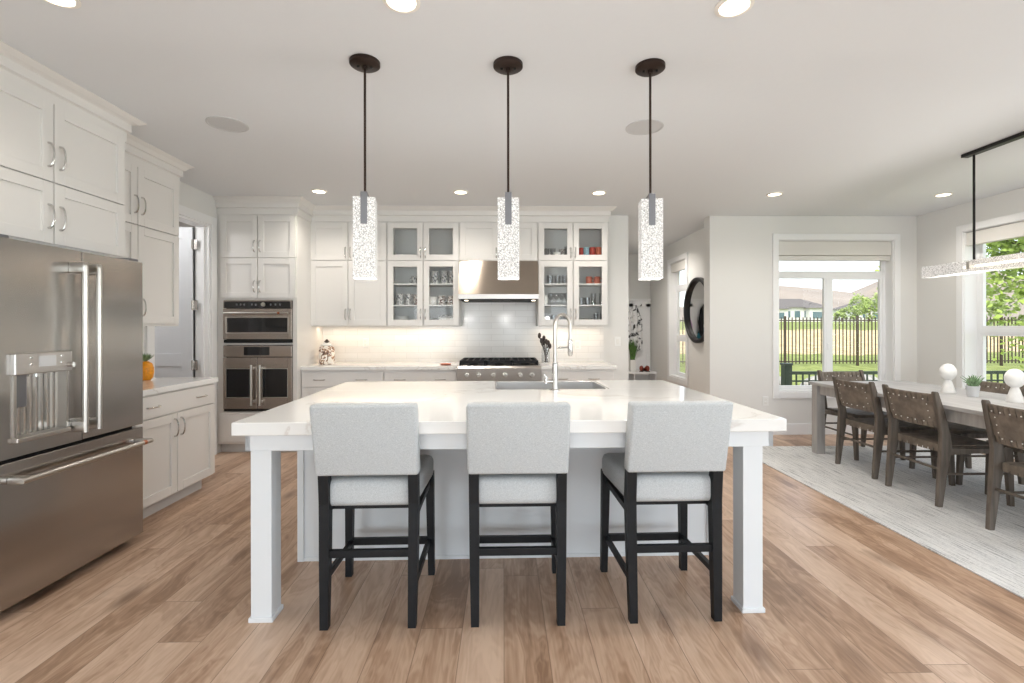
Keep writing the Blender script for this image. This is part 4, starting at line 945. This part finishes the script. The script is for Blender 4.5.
def make_chair(label, loc, rz, group=None):
    t = thing('dining_chair', label, 'dining chair', loc, rz, group)  # faces +X
    P = [(-.272, 0), (-.262, .12), (-.238, .32), (-.222, .44), (-.228, .54), (-.262, .70), (-.298, .835), (-.301, .852)]
    Wd = [.019, .024, .032, .042, .033, .027, .019, .009]
    for s in (-1, 1):
        b = NB(); yc = s * .236
        ring_sweep(b, [[(p[0] - w, yc - .016, p[1]), (p[0] + w, yc - .016, p[1]), (p[0] + w, yc + .016, p[1]), (p[0] - w, yc + .016, p[1])] for p, w in zip(P, Wd)])
        bmesh.ops.bevel(b, geom=[e for e in b.edges if abs(e.verts[0].co.z - e.verts[1].co.z) > .02], offset=.006, segments=2, profile=.5, affect='EDGES')
        part('leg', b, 'chairwood', t, True, False)
        b = NB(); leg4(b, [(.272, s * .236, 0), (.258, s * .236, .25), (.245, s * .236, .385), (.235, s * .236, .43)], [(.016, .014), (.022, .015), (.032, .016), (.036, .016)]); part('leg', b, 'chairwood', t, False, False)
        b = NB(); ring_sweep(b, [[(x, s * .236 - .014, z0), (x, s * .236 + .014, z0), (x, s * .236 + .014, z1), (x, s * .236 - .014, z1)] for x, z0, z1 in ((-.20, .385, .435), (0, .395, .43), (.24, .39, .435))]); part('seat_rail', b, 'chairwood', t, False, False)
        b = NB(); tube(b, [(-.245, s * .236, .24), (.262, s * .236, .24)], .009, 10); part('stretcher', b, 'chairwood', t, True, False)
    b = NB(); tube(b, [(-.245, -.236, .27), (-.245, .236, .27)], .010, 10); part('stretcher', b, 'chairwood', t, True, False)
    # woven seat: straps across, wrapped round, slight sag
    b = NB(); n = 9
    for k in range(n):
        x0 = -.205 + k * .452 / n; x1 = x0 + .452 / n - .006
        pts = [(-.222, .425), (-.12, .435), (0, .431), (.12, .435), (.222, .425)]
        off = .002 * (k % 2)
        ring_sweep(b, [[(x0, y, z - .03 + off), (x1, y, z - .03 + off), (x1, y, z + .012 + off), (x0, y, z + .012 + off)] for y, z in pts])
    for k in range(9):
        y0 = -.218 + k * .436 / 9; y1 = y0 + .436 / 9 - .006
        zz = .444 if k in (0, 8) else .442
        ring_sweep(b, [[(x, y0, z), (x, y1, z), (x, y1, z + .006), (x, y0, z + .006)] for x, z in ((-.21, zz - .055), (-.211, zz - .004), (-.19, zz), (.22, zz), (.246, zz - .004), (.247, zz - .055))])
    part('seat', b, 'leather', t, False, False)
    # woven back, curved backwards
    b = NB(); n = 11
    def bx(y, z): return -.232 - (z - .56) * .235 - .035 * (1 - (y / .22) ** 2)
    for k in range(n):
        y0 = -.219 + k * .438 / n; y1 = y0 + .438 / n - .006
        ring_sweep(b, [[(bx(y0, z) - th, y0, z), (bx(y1, z) - th, y1, z), (bx(y1, z) + th, y1, z), (bx(y0, z) + th, y0, z)] for z, th in ((.575, .004), (.585, .010), (.60, .010), (.79, .010), (.822, .010), (.832, .004))])
    for z0, z1 in ((.625, .775),):
        ys = [-.219 + .438 * k / 12 for k in range(13)]
        for sgn in (-1, 1):
            ring_sweep(b, [[(bx(y, z0) + sgn * .011, y, z0), (bx(y, z1) + sgn * .011, y, z1), (bx(y, z1) + sgn * .014, y, z1), (bx(y, z0) + sgn * .014, y, z0)] for y in ys])
    bk = part('backrest', b, 'leather', t, False, False)
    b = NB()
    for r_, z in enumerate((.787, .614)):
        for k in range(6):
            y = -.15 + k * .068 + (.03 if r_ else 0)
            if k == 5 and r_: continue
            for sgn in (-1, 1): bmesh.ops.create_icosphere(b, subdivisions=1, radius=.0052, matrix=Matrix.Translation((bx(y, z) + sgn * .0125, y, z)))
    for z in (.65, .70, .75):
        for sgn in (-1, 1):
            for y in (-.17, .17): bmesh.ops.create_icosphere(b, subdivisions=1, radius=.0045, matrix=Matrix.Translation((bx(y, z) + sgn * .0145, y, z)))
    part('gap_light_dots', b, 'stud', bk, False, False)  # pale dots modelled in place of window light showing through the weave
    return t
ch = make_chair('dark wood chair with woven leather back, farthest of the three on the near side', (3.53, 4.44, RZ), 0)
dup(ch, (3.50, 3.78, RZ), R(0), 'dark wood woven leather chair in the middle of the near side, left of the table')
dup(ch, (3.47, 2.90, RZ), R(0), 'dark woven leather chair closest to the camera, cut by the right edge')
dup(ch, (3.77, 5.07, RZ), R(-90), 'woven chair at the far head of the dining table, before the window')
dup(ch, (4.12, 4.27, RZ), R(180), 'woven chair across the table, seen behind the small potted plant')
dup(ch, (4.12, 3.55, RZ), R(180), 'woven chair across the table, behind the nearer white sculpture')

zt2 = .765
def finial(label, loc, s=1):
    t = thing('sculpture', label, 'sculpture', loc)
    b = NB(); lathe(b, [(0, 0), (.052 * s, 0), (.054 * s, .006), (.029 * s, .095 * s), (.024 * s, .108 * s), (.024 * s, .125 * s), (0, .126 * s)], (0, 0, 0), 28); part('base', b, 'marblewhite', t, True, False)
    b = NB(); pr = [(.0, .1085 * s)] + [(.061 * s * math.sin(a), (.182 - .0735 * math.cos(a)) * s) for a in [math.pi * k / 14 for k in range(1, 14)]] + [(0, .2555 * s)]
    lathe(b, pr, (0, 0, 0), 30); part('ball', b, 'marblewhite', t, True, False); return t
f1 = finial('white stone ball-on-cone sculpture farther along the table, left of the potted plant', (3.90, 4.19, zt2 + .0), 1.0)
dup(f1, (3.93, 3.66, zt2), None, 'white stone ball-on-cone sculpture nearer the camera, right of the potted plant')
t = thing('potted_plant', 'small green plant in a grey pot between the two white table sculptures', 'plant', (3.885, 3.95, zt2))
b = NB(); lathe(b, [(0, 0), (.034, 0), (.046, .085), (.048, .09), (.042, .09), (.040, .075), (0, .075)], (3.885, 3.95, zt2), 22); part('pot', b, 'pot', t, True)
b = NB(); random.seed(8)
for k in range(60):
    a = random.uniform(0, 6.28); tl = random.uniform(0, .085); L = random.uniform(.05, .11); p0 = Vector((3.885 + random.uniform(-.02, .02), 3.95 + random.uniform(-.02, .02), zt2 + .075)); p1 = p0 + Vector((math.cos(a) * tl, math.sin(a) * tl, L))
    tube(b, [p0, (p0 + p1) / 2 + Vector((0, 0, .01)), p1], [.003, .005, .001], 5)
part('foliage', b, 'palegreen', t)

# ------------------------------------------------------------------ hall
mz, my = 1.59, 6.89; mx_ = 2.80
t = thing('round_mirror', 'round wall mirror with thick black frame in the hall', 'mirror', (mx_, my, mz))
b = NB(); n = 48; rings = []
for k in range(n + 1):
    a = 2 * math.pi * k / n; ca, sa = math.cos(a), math.sin(a)
    rings.append([(mx_ - d_, my + r_ * ca, mz + r_ * sa) for r_, d_ in ((.47, .002), (.47, .05), (.455, .058), (.425, .055), (.412, .03), (.412, .002))])
ring_sweep(b, rings, False); part('frame', b, 'black', t, True)
b = NB(); vs = [b.verts.new((mx_ - .012, my + .415 * math.cos(2 * math.pi * k / 40), mz + .415 * math.sin(2 * math.pi * k / 40))) for k in range(40)]
vb = [b.verts.new((mx_ - .004, v.co.y, v.co.z)) for v in vs]; b.faces.new(vs); b.faces.new(list(reversed(vb)))
for k in range(40): b.faces.new((vs[k], vb[k], vb[(k + 1) % 40], vs[(k + 1) % 40]))
part('glass', b, plain('mirror_silver', (235, 235, 235), .01, 1), t)
# mudroom bench and panelled back
t = thing('mudroom_bench', 'white built-in mudroom bench with cubbies and panelled back at the hall end', 'bench', (2.2, 9.0, 0))
b = NB(); box(b, 1.56, 2.79, 8.78, 9.19, .50, .535, .003)
for x in (1.56, 1.98, 2.38, 2.77): box(b, x, x + .02, 8.80, 9.19, 0, .50)
box(b, 1.56, 2.79, 8.80, 9.19, 0, .06); part('seat', b, 'trim', t)
b = NB(); box(b, 1.56, 2.79, 9.175, 9.195, .535, 1.88)
for x in (1.56, 1.98, 2.38, 2.71): box(b, x, x + .075, 9.158, 9.176, .535, 1.80)
box(b, 1.56, 2.79, 9.158, 9.176, 1.74, 1.84); box(b, 1.56, 2.79, 9.12, 9.195, 1.86, 1.89); box(b, 1.56, 2.79, 9.158, 9.176, 1.84, 1.86)
bk = part('back_panel', b, 'trim', t)
for x in (1.78, 2.06, 2.24, 2.44, 2.6):
    b = NB(); tube(b, [(x, 9.158, 1.76), (x, 9.12, 1.755), (x, 9.10, 1.785)], .006, 8); part('hook', b, 'black', t, True)
def coat(label, x, y, z0, z1, mat, w_=.13, seed=1):
    t = thing('coat', label, 'coat', (x, y, z0)); random.seed(seed); ph = random.uniform(0, 6)
    b = NB(); rings = []
    for k in range(14):
        f = k / 13; z = z1 + (z0 - z1) * f; ww = w_ * (.25 + .75 * min(1, f * 3.2)) * (1 + .15 * f); dd = .05 * (.4 + .6 * min(1, f * 3)); n = 28
        rings.append([(x + ww * math.cos(a) * (1 + .10 * math.sin(7 * a + ph + f)), y + dd * math.sin(a) * (1 + .3 * math.sin(9 * a + ph)), z + (.02 * math.sin(4 * a) if k == 13 else 0)) for a in [2 * math.pi * j / n for j in range(n)]])
    ring_sweep(b, rings); part('cloth', b, mat, t, True)
    b = NB(); s = -1 if seed % 2 else 1; tube(b, [(x + s * w_ * .7, y - .02, z1 - .13), (x + s * w_ * 1.05, y - .03, z1 - .35), (x + s * w_ * .95, y - .03, z1 - .62)], [.045, .05, .035], 10); part('sleeve', b, mat, t, True)
coat('white and black patterned robe hanging from a hook at the hall end', 2.47, 9.08, .92, 1.77, 'coat', .12, 3)
coat('black hooded jacket hanging in the mudroom, seen in the round mirror', 1.78, 9.06, 1.42, 1.80, 'blackcloth', .09, 4)
coat('teal jacket hanging in the mudroom, seen in the round mirror', 1.83, 9.08, .95, 1.36, 'teal', .08, 6)
coat('pink and purple jacket hanging in the mudroom, seen in the round mirror', 2.10, 9.08, .95, 1.60, 'purple', .07, 8)
coat('ochre scarf bag hanging low in the mudroom, seen in the round mirror', 1.97, 9.09, .72, 1.14, 'ochre', .05, 10)
t = thing('potted_grass', 'tall green grass in a white pot on the mudroom bench', 'plant', (2.385, 8.93, .535))
b = NB(); box(b, 2.335, 2.435, 8.88, 8.98, .535, .75, .004); part('pot', b, 'porcelain', t)
b = NB(); random.seed(12)
for k in range(90):
    a = random.uniform(0, 6.28); tl = random.uniform(0, .09); L = random.uniform(.2, .40); p0 = Vector((2.385 + random.uniform(-.04, .04), 8.93 + random.uniform(-.04, .04), .75)); p1 = p0 + Vector((math.cos(a) * tl, math.sin(a) * tl, L))
    tube(b, [p0, p0 + (p1 - p0) * .6 + Vector((0, 0, .01)), p1], [.004, .004, .001], 4)
part('foliage', b, 'plantgreen', t)
for k, (x, lb) in enumerate(((2.55, 'left one of the red-brown shoes on the mudroom bench'), (2.64, 'right one of the red-brown shoes on the mudroom bench'))):
    t = thing('shoe', lb, 'shoe', (x, 8.92, .535), R(70 + 20 * k))
    b = NB(); ring_sweep(b, [[(xx, ww * math.cos(a), .012 + hh / 2 + hh / 2 * math.sin(a)) for a in [2 * math.pi * j / 12 for j in range(12)]] for xx, ww, hh in ((-.11, .02, .06), (-.09, .034, .095), (-.03, .036, .10), (.03, .038, .065), (.09, .038, .045), (.125, .02, .025))]); part('upper', b, 'shoe', t, True, False)
    b = NB(); box(b, -.112, .128, -.034, .034, 0, .014, .005); part('sole', b, 'utensil', t, False, False)

# ------------------------------------------------------------------ outside
def gh(x, y):
    d = max(y, (x - 1) * .95)
    P = [(-60, -.35), (10, -.35), (13.5, -.1), (16, .1), (20, .43), (30, .85), (50, 1.85), (70, 2.2), (110, 2.7), (140, 2.9), (400, 3)]
    for (a, za), (c, zc) in zip(P, P[1:]):
        if d <= c: return za + (zc - za) * (d - a) / (c - a)
    return 3
b = NB(); random.seed(1)
xs = [-90, -40, -12, 0, 2.9, 4, 5.4, 7, 9, 11, 13, 15, 17, 20, 25, 30, 40, 55, 80, 130, 200, 300]
ys = [-80, -30, -10, 0, 3, 6.3, 7.5, 9, 10.5, 12, 13.5, 15, 17, 19, 21, 24, 27, 30, 35, 42, 50, 60, 75, 95, 120, 160, 240, 380]
gv = [[b.verts.new((x, y, gh(x, y) - (.25 if (x < 5.5 and y < 9.4) else 0) + random.uniform(-.03, .03) * (1 if y > 12 else 0))) for x in xs] for y in ys]
for i in range(len(ys) - 1):
    for j in range(len(xs) - 1): b.faces.new((gv[i][j], gv[i][j + 1], gv[i + 1][j + 1], gv[i + 1][j]))
struct('ground', b, 'ground')
# metal fence with thin pickets
t = thing('metal_fence', 'tall dark metal picket fence crossing the lawn outside the windows', 'fence', (12, 15.7, .1))
seg = 2.4; x = 2.0
while x < 33:
    z0 = gh(x, 15.7) + .08 if x < 17 else gh(17, 15.7) + .08
    b = NB(); box(b, x - .03, x + .03, 15.67, 15.73, z0 - .15, z0 + 1.56); part('post', b, 'fencem', t)
    b = NB(); off = .0 if x < 13 else 0
    for z in (z0 + .06, z0 + 1.40): box(b, x + .03, x + seg - .03, 15.68, 15.72, z, z + .035)
    k = 1
    while k * .12 < seg - .06:
        box(b, x + k * .12 - .011, x + k * .12 + .011, 15.685, 15.715, z0, z0 + 1.52); k += 1
    part('picket_panel', b, 'fencem', t); x += seg
# patio rail close to the house
t = thing('patio_railing', 'low dark green patio railing just outside the dining window', 'railing', (7, 9.2, -.35))
for px_ in (5.42, 8.35, 11.2):
    b = NB(); box(b, px_ - .07, px_ + .07, 9.13, 9.27, -.4, .62, .005); box(b, px_ - .085, px_ + .085, 9.115, 9.285, .62, .66, .01); part('post', b, 'railgreen', t)
for a, c in ((5.49, 8.28), (8.42, 11.13)):
    b = NB(); box(b, a, c, 9.18, 9.22, .44, .50); box(b, a, c, 9.185, 9.215, .30, .33); box(b, a, c, 9.185, 9.215, -.22, -.18); k = a + .12
    while k < c: box(b, k - .012, k + .012, 9.19, 9.21, -.2, .45); k += .125
    part('baluster_panel', b, 'railgreen', t)
# boulders
random.seed(21)
for k, (x, y, r_) in enumerate(((5.2, 11.2, .42), (6.4, 11.6, .42), (7.6, 11.3, .46), (8.8, 11.8, .42), (10.1, 11.4, .48), (11.4, 11.8, .42), (12.7, 11.4, .46))):
    b = NB(); bmesh.ops.create_icosphere(b, subdivisions=3, radius=1)
    for v in b.verts:
        f = 1 + .25 * noise.noise(v.co * 1.6 + Vector((k * 7, 0, 0))); v.co = Vector((v.co.x * r_ * 1.2 * f, v.co.y * r_ * f, v.co.z * r_ * .75 * f))
    single('boulder', b, 'rock', 'pale boulder in the row outside between patio railing and fence', 'boulder', (x, y, -.12), 'boulders beyond the patio railing', True, False)
# tree by the right window
def leaves(bm, c, rx, rz, n, s, seed, holes=.5):
    random.seed(seed)
    clumps = [Vector((random.gauss(0, .5) * rx, random.gauss(0, .5) * rx, random.gauss(0, .5) * rz)) for _ in range(max(8, n // 45))]
    for k in range(n):
        q = random.choice(clumps); p = Vector(c) + q + Vector((random.gauss(0, 1), random.gauss(0, 1), random.gauss(0, 1))) * rx * .13
        a = Vector((random.uniform(-1, 1), random.uniform(-1, 1), random.uniform(-.6, .6))).normalized(); d = a.orthogonal().normalized(); d = (d + a.cross(d) * random.uniform(-1, 1)).normalized()
        L = s * random.uniform(.7, 1.3)
        bm.faces.new([bm.verts.new(p + v) for v in (-a * L * .5, d * L * .28, a * L * .5, -d * L * .28)])
t = thing('tree', 'leafy light green tree filling the dining room side window', 'tree', (8.6, 7.6, -.35))
b = NB(); tube(b, [(8.6, 7.6, -.4), (8.62, 7.6, .5), (8.66, 7.65, 1.5), (8.6, 7.6, 3.2)], [.07, .06, .05, .02], 10)
random.seed(6)
for k in range(14):
    z = random.uniform(1.2, 3.0); a = random.uniform(0, 6.28); L = random.uniform(.6, 1.5); tube(b, [(8.62, 7.62, z), (8.62 + L * .5 * math.cos(a), 7.62 + L * .5 * math.sin(a), z + .35), (8.62 + L * math.cos(a), 7.62 + L * math.sin(a), z + .5)], [.02, .012, .005], 6)
part('trunk', b, 'bark', t, True)
b = NB(); leaves(b, (8.6, 7.6, 2.75), 1.45, 1.35, 8500, .11, 5); part('foliage', b, 'leafA', t)
for k, (x, y, r_) in enumerate(((8.3, 6.9, .3), (9.4, 6.3, .35), (7.3, 7.5, .28))):
    b = NB(); leaves(b, (x, y, .15), r_, r_ * .8, 700, .07, 30 + k); single('shrub', b, 'leafA', 'low leafy green shrub under the tree outside the side window', 'shrub', (x, y, -.3), 'shrubs under the tree')
# far houses
def house(label, x, y, w_, d_, h_, roofh, wings):
    z = gh(x, y) - .3; t = thing('house', label, 'house', (x, y, z))
    b = NB(); box(b, x - w_ / 2, x + w_ / 2, y, y + d_, z, z + h_)
    for (dx, ww, hh) in wings: box(b, x + dx - ww / 2, x + dx + ww / 2, y - 1.5, y + 1, z, z + hh)
    part('wall', b, 'housewall', t)
    b = NB(); e = .6
    def hip(x0, x1, y0, y1, z0, hh):
        r_ = (y1 - y0) / 2 * .9
        v = [b.verts.new(p) for p in ((x0, y0, z0), (x1, y0, z0), (x1, y1, z0), (x0, y1, z0), (x0 + r_, (y0 + y1) / 2, z0 + hh), (x1 - r_, (y0 + y1) / 2, z0 + hh))]
        for q in ((3, 2, 1, 0), (0, 1, 5, 4), (1, 2, 5), (2, 3, 4, 5), (3, 0, 4)): b.faces.new([v[i] for i in q])
    hip(x - w_ / 2 - e, x + w_ / 2 + e, y - e, y + d_ + e, z + h_, roofh)
    for (dx, ww, hh) in wings: hip(x + dx - ww / 2 - e, x + dx + ww / 2 + e, y - 2.1, y + min(ww, 4), z + hh, roofh * .55)
    part('roof', b, 'houseroof', t)
    k = -w_ / 2 + 1
    while k < w_ / 2 - 1.6:
        b = NB(); box(b, x + k, x + k + 1.3, y - .05, y + .05, z + h_ * .35, z + h_ * .78); part('window', b, 'houseglass', t); k += 2.3
    for (dx, ww, hh) in wings:
        b = NB(); box(b, x + dx - ww * .32, x + dx + ww * .32, y - 1.56, y - 1.45, z + hh * .3, z + hh * .75); part('window', b, 'houseglass', t)
house('white house with grey hipped roofs seen far beyond the fence, left', 68, 112, 16, 9, 3.6, 2.3, ((-5, 5, 3.2), (4.5, 4, 3.4)))
house('pale house with grey roof at the right side of the dining window view', 91, 112, 16, 9, 3.4, 2.2, ((-4, 5, 3.0),))
house('low pale house with grey roof behind the distant trees', 84, 138, 9, 8, 3.4, 2.0, ((0, 4, 3.0),))
random.seed(40)
for k, (x, y, r_) in enumerate(((72.5, 98, 2.4), (76.5, 100, 2.8), (68.5, 97, 1.5), (56, 100, 1.3), (50, 100, 1.2), (104, 104, 2.6), (112, 108, 3))):
    z = gh(x, y); b = NB(); tube(b, [(x, y, z - .5), (x, y, z + r_)], .15, 8); tt = thing('far_tree', 'distant pale green tree among the houses beyond the lawn', 'tree', (x, y, z), 0, 'trees among the distant houses')
    part('trunk', b, 'bark', tt)
    b = NB(); leaves(b, (x, y, z + r_ * 1.1), r_ * .9, r_ * .8, 900, .55, 50 + k); part('foliage', b, 'leafB', tt)
# hills
b = NB(); prev = None; rows = []
for j, (yy, zb2) in enumerate(((330, 0), (420, 22), (560, 60), (620, 50))):
    rows.append([b.verts.new((-300 + 60 * i, yy, 2 + zb2 * (.80 + .28 * math.sin(i * .55) + .25 * math.sin(i * 1.9 + 1)) )) for i in range(26)])
for a, c in zip(rows, rows[1:]):
    for i in range(25): b.faces.new((a[i], a[i + 1], c[i + 1], c[i]))
struct('hills', b, 'mount')
